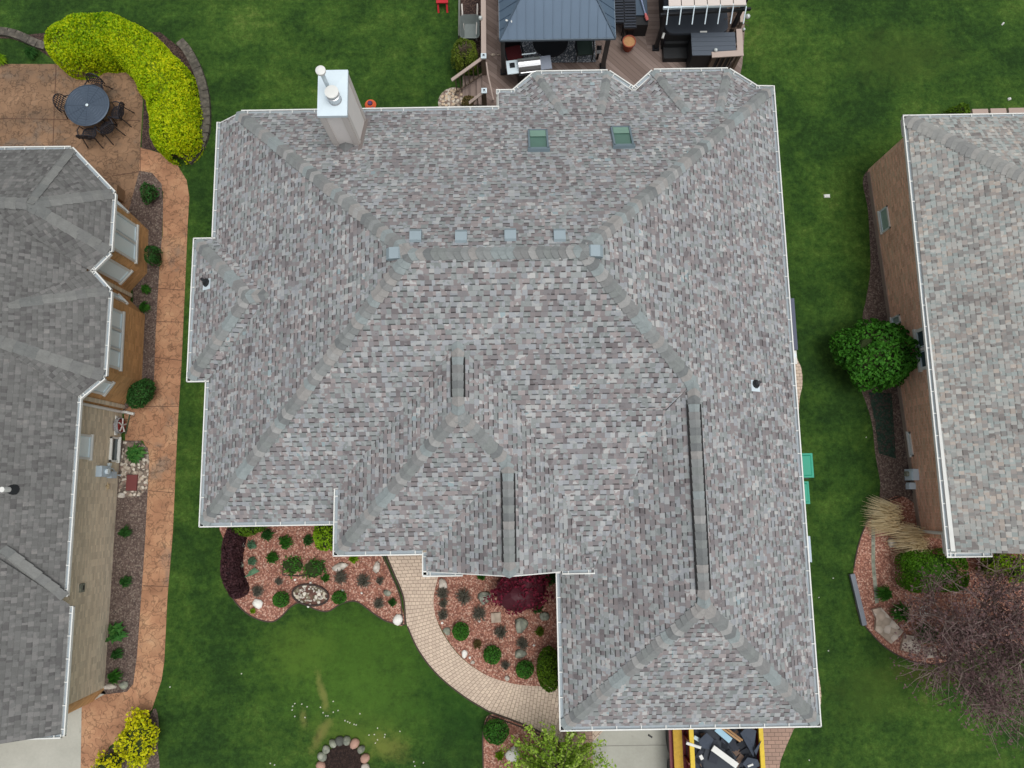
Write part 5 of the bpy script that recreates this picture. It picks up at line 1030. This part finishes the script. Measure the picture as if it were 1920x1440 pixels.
# golden hedge: one body along a curve
def hedge(name, L, wpx, h, mat, label, cat, leaf=.045, n=20000, zc=.6, core=None, wv=None):
    C = np.array(spline([at(*p, h*.8) for p in L], 12)); seg = np.diff(C, axis=0); ln = np.concatenate([[0], np.cumsum(np.linalg.norm(seg, axis=1))]); T = ln[-1]; w0 = wpx/61
    s_ = rng.uniform(-w0*.99, T+w0*.99, n); a = rng.uniform(-.15, math.pi+.15, n); sc = np.clip(s_, 0, T)
    X = np.interp(sc, ln, C[:,0]); Y = np.interp(sc, ln, C[:,1]); dX = np.interp(np.clip(sc+.1,0,T), ln, C[:,0])-np.interp(np.clip(sc-.1,0,T), ln, C[:,0]); dY = np.interp(np.clip(sc+.1,0,T), ln, C[:,1])-np.interp(np.clip(sc-.1,0,T), ln, C[:,1])
    q = np.sqrt(dX**2+dY**2); dX /= q; dY /= q; endk = np.sqrt(np.clip(1-((s_-sc)/w0)**2, 0, 1)); wn_ = w0*(1+.07*np.sin(sc*2.1)+.05*np.sin(sc*5.3+1))*(wv(sc/T) if wv else 1)
    cx_ = np.cos(a); sz_ = np.sin(a); off = np.sign(cx_)*np.abs(cx_)**.75*wn_*endk; zz = h*(np.clip(sz_, 0, 1)**.55)*(.55+.45*endk)*(1+.05*np.sin(sc*3.7)+.04*np.sin(sc*7.9+off*6)); jit = 1-.1*rng.random(n)**2
    P = np.stack([X+(-dY)*off*jit+dX*(s_-sc), Y+dX*off*jit+dY*(s_-sc), np.maximum(zz*jit, .03)], 1)
    N_ = np.stack([-dY*cx_*.8+dX*(s_-sc)/w0, dX*cx_*.8+dY*(s_-sc)/w0, sz_+.2], 1); N_ /= np.linalg.norm(N_, axis=1)[:, None]
    e = empty(name, (*C[0], 0), label, cat); quads('foliage', leafquads(P, leaf, .35, .6, N_), mat, e)
    mb = MB(); rings = []
    for i in range(0, len(C), 3):
        d = C[min(i+1, len(C)-1)]-C[max(i-1, 0)]; d /= np.linalg.norm(d); wr = w0*.82*(wv(ln[i]/T) if wv else 1); rings.append([(C[i][0]-d[1]*wr*math.cos(t), C[i][1]+d[0]*wr*math.cos(t), h*.84*math.sin(t)**.6 if 0 < t < math.pi else 0) for t in np.linspace(0, math.pi, 9)])
    for A, B in zip(rings[:-1], rings[1:]):
        for k in range(8): mb.face([A[k], A[k+1], B[k+1], B[k]])
    for i, R_ in ((0, rings[0]), (-1, rings[-1])): mb.blob((C[i][0], C[i][1], h*.3), (w0*.66,w0*.66,h*.4), 3, .05, 8, 12)
    mb.build('branches', core or L_core, e); return e
hedge('golden_hedge', [(122,72),(165,58),(205,60),(243,78),(282,118),(305,160),(314,205),(316,240)], 47, 1.35, L_hedge, 'big curved yellow green hedge wrapping the corner of the stamped patio', 'hedge', n=30000, leaf=.042, core=plain('golden_twigs', rgb(120,140,20), .9))
hedge('barberry_hedge', [(436,1000),(428,1040),(428,1080),(440,1108)], 15, .7, L_burg, 'dark burgundy barberry hedge at the left end of the red mulch bed', 'hedge', n=5500, leaf=.035, core=plain('burgundy_twigs', rgb(40,22,28)))
shrub('round_shrub', 1645, 665, 74, 66, 1.9, L_big, 'large round green shrub in front of the window of the brick wall', leaf=.06, amp=.14, dens=1.4)
shrub('clipped_evergreen', 872, 108, 25, 30, 1.3, L_olive, 'olive clipped evergreen with a dead brown hollow top beside the stair railing', 'evergreen', leaf=.03, boxy=.5)
x, y = at(872, 92, 1.35); mb = MB()
for k in range(70): a = random.uniform(0, 6.28); r_ = random.uniform(0,.3); mb.tube([(x+r_*math.cos(a)*.6,y+r_*math.sin(a)*.6,1.15), (x+r_*math.cos(a),y+r_*math.sin(a),1.38+random.uniform(-.05,.05))], .008, 4)
dt = bpy.data.objects['clipped_evergreen']; mb.build('dead_twigs', plain('dead_twigs', rgb(112,98,84), .95), dt)
S = lambda *a, **k: shrub('shrub', *a, **k)
shrub('shrub', 879, 190, 14, 11, .45, L_brown, 'small brown green shrub at the foot of the deck steps by the gutter', leaf=.03)
shrub('globe_boxwood', 864, 1184, 15, 16, .55, L_boxw, 'bright clipped globe shrub, nearest the walkway bend in the entry bed', cat='shrub', leaf=.028, amp=.04)
shrub('globe_boxwood', 923, 1228, 16, 16, .55, L_boxw, 'clipped globe shrub, middle one of the diagonal row of three in the entry bed', cat='shrub', leaf=.028, amp=.04)
shrub('globe_boxwood', 984, 1255, 16, 16, .55, L_boxw, 'clipped globe shrub, lowest of the three in the entry bed, beside the yellowish evergreen', cat='shrub', leaf=.028, amp=.04)
shrub('globe_boxwood', 930, 1372, 23, 21, .7, L_boxw, 'largest clipped globe shrub, in the mulch below the paver walkway', leaf=.03, amp=.04)
shrub('globe_boxwood', 527, 1124, 15, 14, .5, L_boxw, 'clipped globe shrub just left of the oval stone ring', leaf=.028, amp=.04)
shrub('globe_boxwood', 636, 1120, 13, 12, .45, L_boxw, 'small globe shrub just right of the oval stone ring at the lawn edge', leaf=.028, amp=.06)
shrub('evergreen_shrub', 1030, 1254, 22, 37, 1.3, L_evg, 'tall yellowish evergreen squeezed between entry bed and garage gutter', 'evergreen', leaf=.03, amp=.05)
shrub('lime_shrub', 612, 1003, 24, 29, .9, L_lime, 'bright lime shrub half under the gutter in the front bed', leaf=.035, amp=.1)
shrub('lime_shrub', 466, 982, 34, 22, .9, L_evg, 'yellow green shrub tucked under the front gutter at the left corner', leaf=.035)
shrub('clipped_hedge_block', 289, 480, 12, 17, .8, L_dark, 'small square clipped dark green hedge beside the upper ochre bay', 'hedge', leaf=.025, boxy=.8, amp=.02)
shrub('shrub', 279, 362, 17, 19, .6, L_dark, 'dark green spreading shrub near the top of the narrow bed by the patio', leaf=.04, amp=.2, loose=.3)
shrub('shrub', 264, 738, 22, 30, .9, L_dark, 'dense dark green shrub against the lower ochre bay corner', leaf=.03, amp=.06, rz=-.6)
shrub('golden_shrub', 260, 1385, 30, 46, .9, L_gold, 'golden yellow shrub, the larger, at the bottom left corner bed', leaf=.045, amp=.2, loose=.3, dens=1.3)
shrub('golden_shrub', 205, 1432, 22, 20, .7, L_gold, 'golden yellow shrub, the smaller, cut by the bottom edge of the photo', leaf=.045, amp=.3, loose=.4, dens=.9)
shrub('clipped_hedge', 1746, 1070, 60, 38, 1.0, LM('clipped_green', (62,108,18), (78,124,22), (96,142,28), nscale=2.), 'low clipped green hedge at the front corner of the brick house', 'hedge', leaf=.03, boxy=.75, amp=.03, core=plain('hedge_core', rgb(50,84,16), .9), dens=1.4)
shrub('golden_shrub', 1868, 1052, 26, 20, .8, L_lime, 'yellow green shrub under the right house eave, left one of two', leaf=.04, amp=.25, loose=.3)
shrub('golden_shrub', 1905, 1066, 22, 24, .8, L_lime, 'yellow green shrub cut by the right edge under the eave, right one of two', leaf=.04, amp=.25, loose=.3)
shrub('golden_shrub', 1862, 1066, 26, 16, .7, L_olive, 'olive shrub patch between the clipped hedge and the yellow green shrubs', leaf=.04, amp=.25, loose=.3)
shrub('evergreen_shrub', 1792, 212, 26, 13, .7, L_evg, 'low green shrub behind the light roof beside the stone terrace', 'evergreen', leaf=.035, amp=.25, rz=.35)
shrub('japanese_maple', 976, 1108, 54, 40, 1.3, L_maple, 'burgundy weeping japanese maple in the entry bed under the gable', 'tree', leaf=.05, amp=.3, loose=.45, dens=.8, core=plain('maple_branches', rgb(70,22,34)))
# green tufts and perennials
TF = [(503,1003,12,L_dark,'dark green clump below the gutter, between the yellow green shrub and a larger clump'), (536,1016,14,L_boxw,'bright green rounded clump, largest of the three along the gutter'), (579,1013,11,L_dark,'dark green clump touching the left side of the lime shrub'),
      (512,1044,12,L_boxw,'green clump right of the pale leaved plants in the front bed'), (473,1021,9,L_blue,'blue green plant beside the upper white rock by the barberry hedge'), (474,1052,9,L_blue,'pale sage leaved plant in the left part of the front bed'),
      (484,1108,12,L_grey,'grey green straggly plant above the white rock near the barberry hedge'), (475,1145,5,L_lime,'tiny yellow green sprout at the lawn edge of the front bed'), (663,1046,10,L_lime,'lime clump under the gutter between the two pale boulders'), (612,1084,8,L_boxw,'small bright green sprout above the oval ring'),
      (640,1082,14,L_grey,'grey twiggy plant right below the long pale boulder'), (682,1088,14,L_grey,'darkest grey twiggy plant left of the walkway, mid bed'), (713,1089,8,L_grey,'small grey green plant close to the walkway edge'), (711,1131,11,L_grey,'straggly grey plant above the bed tip by the walkway'), (736,1129,8,L_dark,'little dark green plant next to the walkway near the bed tip'), (523,1090,8,L_grey,'faint grey plant left of the oval ring'),
      (830,1112,12,L_grey,'grey sedum right below the pale rock at the walkway edge'), (832,1131,9,L_grey,'grey sedum in the middle of the three along the walkway edge'), (831,1152,11,L_grey,'grey sedum lowest of the three along the walkway edge'), (870,1118,16,L_grey,'dark grey sedum clump, largest in the entry bed'), (899,1149,15,L_grey,'dark grey sedum clump left of the square stepping stone'), (938,1185,13,L_grey,'grey sedum clump below the square stepping stone'),
      (979,1206,13,L_grey,'grey sedum clump above the slate stone'), (1008,1140,10,L_dark,'green clump at the lower right of the burgundy maple'), (1012,1183,9,L_olive,'sparse olive plant near the garage gutter'), (903,1079,9,L_boxw,'green sprout just under the gable edge in the entry bed'), (1033,1083,15,L_dark,'dark green clump in the corner behind the maple'), (937,1415,8,L_lime,'lime sprout between the globe shrub and the white boulder'), (896,1207,9,L_brown,'thin brown plant between the first two globe shrubs'), (948,1246,9,L_grey,'flat grey plant between the lower two globe shrubs'),
      (275,543,10,L_boxw,'small green sprout in the bed beside the upper bay'), (272,577,12,L_boxw,'bright green clump at the bay corner in the side bed'), (237,998,12,L_dark,'dark green round clump in the side bed, the upper of two alike'), (237,1090,12,L_dark,'dark green round clump in the side bed, the lower of two alike'), (222,1225,11,L_dark,'dark green small clump just below the hosta'), (218,1267,14,L_boxw,'bright green spiky clump at the lower end of the side bed'), (60,102,13,L_dark,'green clump in the soil at the upper left of the patio'), (4,113,12,L_lime,'yellowish clump at the left edge by the patio'),
      (1656,1112,16,L_boxw,'green tuft in red mulch, upper of the pair beside the limestone slab'), (1686,1147,19,L_boxw,'green tuft in red mulch, lower and wider of the pair beside the limestone slab'), (1735,1186,21,L_dark,'dark green tuft behind the second limestone slab under the bare tree')]
for i, (px, py, r_, m_, lb) in enumerate(TF): tuft('perennial', px, py, r_, m_, lb, n=int(50+r_*4), h=.12+.012*r_, wid=.022 if m_ is not L_grey else .014)
for px, py, r_, lb in ((257,851,19,'large leaved hosta in the gravel by the basement window'), (221,1186,19,'variegated hosta near the lower end of the side bed')): tuft('hosta', px, py, r_, L_host, lb, n=70, h=.3, wid=.055, droop=.3)
for px, py, rx, ry, lb, m_ in ((549,1060,20,17,'green mat of small leaves within black edging in the front bed, left of two', L_boxw), (590,1066,22,17,'lighter green mat of leaves in the front bed, right of two', L_boxw)):
    shrub('ground_cover', px, py, rx, ry, .28, m_, lb, 'plant', leaf=.035, amp=.35, loose=.5, dens=.8)
mb = MB(); mb.tube([at3(*p, .03) for p in ((532,1050),(530,1078),(560,1080),(590,1075))], .02, 6); mb.build('bed_edging', M_edge, label='thin black edging strip looping round the leaf mats of the front bed', cat='edging')
e = empty('striped_leaf_plant', (*at(473,1078),0), 'long pale green leaf blades lying in the left of the front bed', 'plant'); V = []
for k in range(7): a_, b_ = np.array(at3(458+k, 1082-k*.3, .06)), np.array(at3(487-k*1.5, 1071-k*1.2, .1)); d = (b_-a_); s_ = np.array([-d[1], d[0], 0]); s_ = s_/np.linalg.norm(s_)*.035; m = (a_+b_)/2+np.array([0,0,.12]); V += [[a_-s_*.3, m-s_, m+s_, a_+s_*.3], [m-s_, b_-s_*.2, b_+s_*.2, m+s_]]
quads('leaves', np.array(V), L_blue, e)
# dry ornamental grass
for px, py, r_, lb, bs in ((1680,972,52,'tan dry ornamental grass clump leaning left, upper of two by the brick corner', (-.75,.1)), (1720,1006,50,'tan dry ornamental grass clump leaning left, lower of two by the brick corner', (-.55,-.25))):
    tuft('ornamental_grass', px, py, r_, L_dry, lb, 'grass clump', n=520, h=.8, wid=.009, bias=bs, droop=.7)
# rocks
RK = [(454,1020,5,6,M_rock,'small pale rock at the inner side of the barberry hedge, upper'), (450,1060,6,6,M_rockg,'small grey green rock at the inner side of the barberry hedge, lower'), (637,1063,14,8,M_rock,'long pale boulder right of the green leaf mats'), (706,1064,7,10,M_rock,'upright oval beige boulder beside the walkway edge'), (726,1112,8,5,M_rockg,'flat grey green rock near the walkway in the front bed'),
      (483,1132,10,8,M_rockw,'white quartz rock at the left end of the front bed'), (746,1162,9,9,M_rockw,'white quartz rock at the tip where front bed meets walkway'), (830,1096,8,10,M_rock,'pale pointed rock at the top of the entry bed by the walkway'), (838,1183,7,7,M_rockg,'grey green rock left of the first globe shrub'), (871,1226,6,7,M_rockw,'white rock at the walkway edge below the first globe shrub'),
      (886,1242,4,3,M_rock,'small cream pebble just right of the white rock'), (951,1272,5,5,M_rock,'small pale rock at the lowest edge of the entry bed'), (909,1120,12,12,M_rockg,'broad grey boulder left of the burgundy maple'), (1021,1156,9,8,M_rockg,'grey triangular stone by the garage gutter'), (978,1172,12,13,M_rockg,'rounded grey stone below the maple'), (976,1226,11,8,M_rockg,'slate coloured stone above the last globe shrub'),
      (961,1416,13,14,M_rockw,'rugged white boulder below the walkway beside the leafy tree'), (232,1285,8,7,M_rockg,'grey boulder at the lower end of the side bed, right one'), (204,1288,12,5,M_rock,'long grey white stone at the taupe wall corner'), (1673,1018,8,8,M_rock,'pale round stone under the dry grass'), (227,929,7,5,M_rock,'pinkish stone at the lower left corner of the gravel'), (1690,1041,4,3,M_rock,'tiny pale stone below the dry grass')]
for px, py, rx, ry, m_, lb in RK: rock(px, py, rx, ry, m_, lb, rz=random.uniform(-.4,.4))
for i, (px, py) in enumerate([(553,1087),(642,1107),(678,1112),(578,1137),(829,1168),(582,1093),(881,1233),(899,1165),(969,1163),(1001,1210)]): rock(px, py, 2.4, 2.2, M_rockw, 'tiny white garden pebble or light scattered in the red mulch', group='white pebbles in the mulch', name='pebble', cat='pebble', h=.06)
x, y = at(930,1158,.05); MB().box((x,y,.04), (.3,.3,.08), .05, top=(.95,.95)).build('stepping_stone', M_slab, label='square cream stepping stone below the burgundy maple', cat='paving stone')
x, y = at(247,905,.05); mb = MB(); mb.box((x,y,.04), (.34,.5,.06), -.02, top=(.96,.96)); mb.build('splash_plate', plain('maroon_plate', rgb(108,58,56), .8), label='maroon rectangular plate lying on the pale gravel', cat='plate')
# oval ring with pebbles
x, y = at(583,1115); e = empty('oval_planter', (x,y,0), 'oval black edged ring filled with brown and white pebbles', 'planter'); mb = MB(); mb.tube([(x+.55*math.cos(t)-.02*math.sin(t),y+.31*math.sin(t)-.05*math.cos(t),.07) for t in np.linspace(0,6.283,28)], .03, 6); mb.build('edging', M_edge, e)
mb = MB(); mb.lathe((x,y,.04), [(.3,0),(0,.01)], 20); mb2 = MB(); mb2.face([(x+.53*math.cos(t),y+.3*math.sin(t)-.04*math.cos(t),.045) for t in np.linspace(0,6.283,24)[:-1]]); mb2.build('pebble_bed', speckle('mixed_pebbles', [rgb(110,84,74), rgb(90,68,60), rgb(186,178,160), rgb(126,118,100), rgb(100,74,66), rgb(210,204,190), rgb(104,96,78)], 11, .03), e)
mb = MB()
for k in range(34): t = random.uniform(0,6.28); q_ = random.uniform(.45,.85); mb.blob((x+.52*q_*math.cos(t),y+.29*q_*math.sin(t),.07), (.035,.03,.025), k, .1, 4, 6)
mb.build('pebbles', M_rock, e, kind='stuff')
# tree ring of boulders at the bottom
cx_, cy_ = at(643,1434,.1); e0 = MB(); e0.lathe((cx_,cy_,.05), [(.56,0),(.3,.04),(0,.06)], 24); e0.build('soil_mound', M_soil, label='round patch of dark soil inside the ring of boulders', cat='soil')
RC_ = [(182,M_rockp,'pink'),(160,M_rockg,'grey green'),(140,M_rockg,'pale grey green'),(118,M_rockg,'speckled grey'),(100,M_rockd,'dark grey'),(82,M_rockg,'pale green'),(60,M_rockp,'large pink'),(38,M_rockg,'large pale green'),(14,M_rockp,'brown pink'),(-8,M_rock,'cream'),(204,M_rock,'beige')]
for k, (ang, m_, cn_) in enumerate(RC_):
    a = math.radians(ang); rr_ = random.uniform(6.2,8.2); X, Y = cx_+.66*math.cos(a), cy_+.66*math.sin(a)
    rock(0, 0, rr_, rr_*1.15, m_, f'{cn_} boulder of the ring, number {k+1} counted from the left' if False else ['pink boulder at the far left of the soil ring','grey green boulder, second from left in the soil ring','pale boulder, third from left in the soil ring','speckled boulder left of the dark one in the soil ring','darkest boulder at the top of the soil ring','pale green boulder right beside the darkest one','pink boulder at the upper right of the soil ring','large pale green boulder at the right of the soil ring','brown pink boulder below the large pale green one','cream boulder at the lower right of the soil ring','beige boulder at the lower left of the soil ring'][k], xy=(X,Y), h=.2, rz=a+1.57, group='boulders ringing the soil patch', amp=.1)
# fallen white petals, as scraps
pet = [(549,1324),(553,1319),(566,1320),(548,1331),(553,1343),(572,1345),(576,1325),(601,1326),(606,1336),(611,1342),(615,1342),(625,1315),(634,1332),(625,1335),(647,1351),(652,1353),(656,1355),(664,1358),(668,1359),(675,1338),(692,1378),(702,1377),(708,1365),(722,1377),(721,1382),(708,1387),(704,1393),(668,1386),(750,1371),(507,1431),(515,1434),(778,1436),(776,1428),(794,1430),(453,1263),(319,1288),(1562,1084),(1535,1120),(1553,1220),(1517,1425),(1624,820)]
for px, py in pet:
    x, y = at(px, py); mb = MB(); mb.box((x,y,.02), (.038,.03,.025), random.uniform(0,3), top=(.6,.6)); mb.build('petal', M_rockw, label='tiny white speck lying in the grass', cat='petal', group='white specks in the lawn')
# slabs and edging of the right bed
for L, lb in (([(1636,1143),(1652,1139),(1694,1184),(1683,1197),(1671,1207),(1641,1181),(1643,1160)], 'largest angular limestone slab at the left of the right mulch bed'), ([(1696,1190),(1717,1193),(1728,1212),(1722,1228),(1689,1219)], 'second limestone slab with dark stains, right of the largest'),
              ([(1733,1219),(1756,1214),(1757,1232),(1738,1234)], 'small square limestone slab, third along the bed edge'), ([(1764,1222),(1772,1219),(1774,1230),(1764,1231)], 'smallest limestone piece, fourth along the bed edge'), ([(1780,1224),(1794,1220),(1797,1227),(1784,1230)], 'last pale limestone piece below the bare tree')):
    P = pxpoly(L, .1); mb = MB(); mb.prism(P, 0, .1+random.uniform(0,.03)); mb.build('stone_slab', M_slab, label=lb, cat='stone slab', group='limestone slabs in the right bed')
mb = MB(); mb.beam(at3(1597,1076,.1), at3(1620,1172,.1), .14, .12); mb.build('edging_board', plain('grey_board', rgb(112,118,126), .7), label='grey straight edging board at the left edge of the right mulch bed', cat='edging')
x, y = at(1737,1148,.2); mb = MB()
for k in range(3): mb.tube([(x+(.14-.04*k)*math.cos(t),y+.02*k+(.17-.04*k)*math.sin(t),.1+.05*k) for t in np.linspace(0,6.28,14)], .012, 5)
mb.build('wire_ornament', M_white, label='white wire wreath lying in the mulch next to the bare tree', cat='ornament')
# stone pad at the foot of the steps
x, y = at(852,192,.03); e = empty('stone_pad', (x,y,0), 'round pad of cream flagstones at the foot of the deck steps', 'paving'); mb = MB(); mb.lathe((x,y,.02), [(.55,0),(.52,.02),(0,.021)], 26); mb.build('base', M_gravel, e); mb = MB()
pts_ = []
for k in range(60):
    a = random.uniform(0,6.28); r_ = math.sqrt(random.random())*.46; q_ = (x+r_*math.cos(a), y+r_*math.sin(a))
    if all(math.dist(q_, z_) > .1 for z_ in pts_): pts_.append(q_); mb.blob((*q_,.045), (.055,.05,.02), k, .15, 4, 7)
mb.build('flagstones', plain('cream_flagstone', rgb(196,176,150), .85, 0, .15, 8), e, kind='stuff')
# bare purple tree at the right
def branch_tree(x, y, label, hh=4.2, seed=3, spread=1.0):
    e = empty('plum_tree', (x,y,0), label, 'tree'); r3 = random.Random(seed); mb = MB(); tips = []
    tk = MB(); tk.tube([(x,y,0),(x+.05,y,.6),(x,y+.05,1.1)], [.13,.1,.09], 9); tk.build('trunk', M_bark, e)
    def grow(p, d, L, r_, dep):
        n_ = 3; pts = [p]; q_ = p
        for i in range(n_): d = (d+Vector((r3.uniform(-.22,.22), r3.uniform(-.22,.22), r3.uniform(-.1,.14)))).normalized(); q_ = q_+d*L/n_; pts.append(q_)
        mb.tube([tuple(a) for a in pts], [r_*(1-.25*i) for i in range(n_+1)] , 5 if dep < 2 else 3, cap=False)
        if dep >= 2:
            for a in pts[1:]: tips.append(a)
        if dep == 4: return
        for k in range([0,6,5,4][dep] if dep else 9):
            t = r3.uniform(.25,1); b = pts[min(n_, int(t*n_)+ (0 if t < 1 else 0))]; a = r3.uniform(0,6.28)
            nd = (d*.75+Vector((math.cos(a), math.sin(a), r3.uniform(-.15,.45)))*.75).normalized(); grow(b, nd, L*r3.uniform(.58,.8), r_*.58, dep+1)
    for k in range(10):
        a = 2*math.pi*k/10+r3.uniform(-.2,.2); grow(Vector((x,y,r3.uniform(.8,1.15))), Vector((math.cos(a)*spread, math.sin(a)*spread, r3.uniform(.4,1.1))).normalized(), hh*.47, .045, 1)
    mb.build('branches', plain('plum_bark', rgb(134,118,112), .95, 0, .2, 9), e)
    T = np.array([tuple(t) for t in tips]); T = np.repeat(T, 5, axis=0)+rng.normal(size=(len(T)*5, 3))*.12
    T = T[rng.random(len(T)) < .62]; quads('foliage', leafquads(T, .038, .2, .6), L_purp, e); return len(T)
tx, ty = at(1868,1205,2.2); branch_tree(tx-.05, ty-.05, 'wide bare purple brown tree with countless fine twigs at the right edge')
# leafy tree at the bottom
x, y = at(1052,1450,1.6); e = empty('young_tree', (x,y,0), 'light green young tree beside the driveway, cut by the bottom edge', 'tree'); mb = MB(); mb.tube([(x,y,0),(x+.03,y,1.4),(x,y+.05,2.6)], [.05,.04,.02], 8); mb.build('trunk', M_bark, e); mb = MB(); T = []
for k in range(130):
    a = random.uniform(0,6.28); z0 = random.uniform(.6,2.2); L = random.uniform(.5,1.35)*(1.15 if math.cos(a) > -.2 else 1.25); b = Vector((x,y,z0)); t = b+Vector((math.cos(a)*L, math.sin(a)*L*.85, random.uniform(.0,.5))); mb.tube([tuple(b), tuple((b+t)/2+Vector((0,0,.06))), tuple(t)], [.012,.008,.004], 4, cap=False)
    for i in range(80): f = random.uniform(.25,1.05); q_ = b+(t-b)*f; T.append((q_.x+random.gauss(0,.05), q_.y+random.gauss(0,.05), q_.z+random.gauss(0,.05)))
mb.build('branches', M_bark, e); quads('foliage', leafquads(np.array(T), .05, .4, .5), L_tree, e)

# ------------------------------------------------------------------ dump trailer with roofing debris
M_yel = plain('worn_yellow_paint', rgb(208,178,44), .55, 0, .18, 9); M_mar = plain('maroon_paint', rgb(112,34,44), .45, 0, .15, 4)
z1 = 1.5; xa, ya = at(1294,1340,z1); xb, _ = at(1424,1340,z1); yb = at(1300,1520,z1)[1]; tr = empty('dump_trailer', ((xa+xb)/2,(ya+yb)/2,0), 'maroon and yellow open dump trailer parked in front of the garage, heaped with debris', 'trailer')
MB().box(((xa+xb)/2,(ya+yb)/2,.62), (xb-xa,ya-yb,.08)).build('floor', M_black, tr)
for xx in (xa, xb):
    MB().box((xx,(ya+yb)/2,1.05), (.05,ya-yb,.85)).build('side_panel', M_mar, tr); mb = MB(); mb.beam((xx,ya,z1), (xx,yb,z1), .12, .09); mb.build('top_rail', M_yel, tr)
MB().box(((xa+xb)/2,ya,1.05), (xb-xa,.05,.85)).build('front_panel', M_mar, tr)
xf = at(1271,1400,1.0)[0]; xg = at(1260,1400,.9)[0]; mb = MB(); mb.beam((xf,ya,1.0), (xf,yb,1.0), .25, .06); mb.build('side_rail', plain('scuffed_yellow', rgb(186,150,52), .7, 0, .35, 14), tr); mb = MB(); mb.box(((xf+xa)/2+.1,(ya+yb)/2,.85), (abs(xa-xf)-.1,ya-yb,.1)); mb.build('fender', M_mar, tr)
mb = MB(); mb.box((xg,(ya+yb)/2,.8), (.12,ya-yb,.12)); mb.build('outer_rail', M_mar, tr)
for yy in (ya-1.0, ya-1.9): mb = MB(); mb.tube([(xg+.0,yy,.38), (xg+.25,yy,.38)], .36, 22); mb.build('wheel', M_blackp, tr)
for yy in np.linspace(ya-.1, yb, 5): mb = MB(); mb.beam((xa-.06,yy,.7), (xa-.06,yy,1.48), .08, .06); mb.build('stake', M_mar, tr)
mb = MB(); hx = xb-xa-.12
for k in range(150):
    px, py = random.uniform(xa+.1, xb-.1), random.uniform(yb+.05, ya-.1); a = random.uniform(0,3.14); mb.box((px,py,random.uniform(.95,1.3)), (random.uniform(.12,.4),random.uniform(.1,.3),.012), a, tilt=Matrix.Rotation(random.uniform(-.4,.4),3,'X') @ Matrix.Rotation(random.uniform(-.4,.4),3,'Y'), mi=random.choice((0,0,0,1,2)))
mb.build('shingle_scraps', [plain('torn_shingle', rgb(56,60,68), .9, 0, .2, 9), plain('felt_black', rgb(38,42,48), .9, 0, .1), plain('scrap_brown', rgb(110,92,80), .9, 0, .3, 12)], label='heap of torn dark shingle scraps filling the trailer', cat='debris', kind='stuff')
mb = MB(); mb.box(((xa+xb)/2,(ya+yb)/2,.98), (xb-xa-.06,ya-yb-.05,.3)); mb.blob(((xa+xb)/2,(ya+yb)/2,1.0), ((xb-xa)*.46,(ya-yb)*.45,.22), 5, .2); mb.build('debris_mound', M_charcoal, tr)
def plank(p, q_, w_, t_, mat, lb, nm='board', cat='board'): mb = MB(); mb.beam(at3(*p), at3(*q_), w_, t_); mb.beam((at3(*p)[0],at3(*p)[1],at3(*p)[2]+t_*.5), (at3(*q_)[0],at3(*q_)[1],at3(*q_)[2]+t_*.5), w_*.5, .01); mb.build(nm, mat, label=lb, cat=cat)
plank((1336,1402,1.62), (1382,1436,1.5), .16, .03, M_white, 'wide white metal strip lying across the trailer debris', 'metal_strip', 'scrap metal')
plank((1287,1393,1.6), (1314,1402,1.5), .07, .03, M_white, 'narrow white strip sticking out over the left yellow rail', 'metal_strip', 'scrap metal')
plank((1343,1366,1.45), (1370,1389,1.45), .16, .02, plain('pale_blue_board', rgb(150,186,204), .6), 'pale blue board in the upper part of the trailer')
plank((1352,1364,1.5), (1388,1390,1.5), .05, .04, plain('tan_wood', rgb(172,138,98), .8), 'upper thin wooden lath beside the pale blue board', 'wooden_lath'); plank((1358,1362,1.5), (1392,1388,1.5), .05, .04, plain('tan_wood2', rgb(150,116,80), .8), 'lower thin wooden lath nearest the dark sheet', 'wooden_lath')
def sheet3(pts, mat, lb, nm='felt_sheet'): mb = MB(); P = [Vector(at3(*p)) for p in pts]; c = sum(P, Vector())/len(P)+Vector((0,0,.06)); [mb.face([P[i], P[(i+1) % len(P)], c]) for i in range(len(P))]; [mb.face([P[(i+1) % len(P)]-Vector((0,0,.015)), P[i]-Vector((0,0,.015)), c-Vector((0,0,.02))]) for i in range(len(P))]; mb.build(nm, mat, label=lb, cat='roofing felt')
M_felt = plain('slate_felt', rgb(64,72,84), .8, 0, .15)
sheet3([(1388,1375,1.5),(1400,1363,1.55),(1418,1370,1.6),(1414,1400,1.45),(1413,1420,1.4)], M_felt, 'large triangular slate grey felt sheet at the right rail of the trailer')
sheet3([(1310,1388,1.5),(1325,1374,1.5),(1338,1386,1.5),(1330,1405,1.45),(1314,1402,1.45)], M_felt, 'crumpled dark felt piece left of the pale blue board'); sheet3([(1392,1432,1.45),(1402,1420,1.45),(1420,1424,1.5),(1426,1436,1.45),(1405,1446,1.4)], M_felt, 'dark felt piece in the lower right of the trailer')
sheet3([(1414,1408,1.6),(1428,1388,1.62),(1424,1398,1.5),(1418,1416,1.5)], M_felt, 'narrow dark flap bent over the right yellow rail')
plank((1301,1382,1.4), (1312,1388,1.4), .1, .02, plain('pale_cyan', rgb(184,206,214), .6), 'pale cyan plastic scrap near the left rail of the trailer', 'plastic_scrap', 'scrap'); plank((1313,1416,1.5), (1317,1424,1.5), .09, .02, M_white, 'small white card scrap in the trailer', 'card_scrap', 'scrap'); plank((1402,1437,1.5), (1412,1433,1.5), .05, .02, M_white, 'small white scrap at the bottom right of the trailer', 'card_scrap', 'scrap')
for px, py, lb in ((1219,1380,'dark leaf shaped scrap on the driveway, near the trailer'),): x, y = at(px, py); mb = MB(); mb.box((x,y,.04), (.14,.05,.04), -.6, top=(.7,.7)); mb.build('litter', M_black, label=lb, cat='litter')
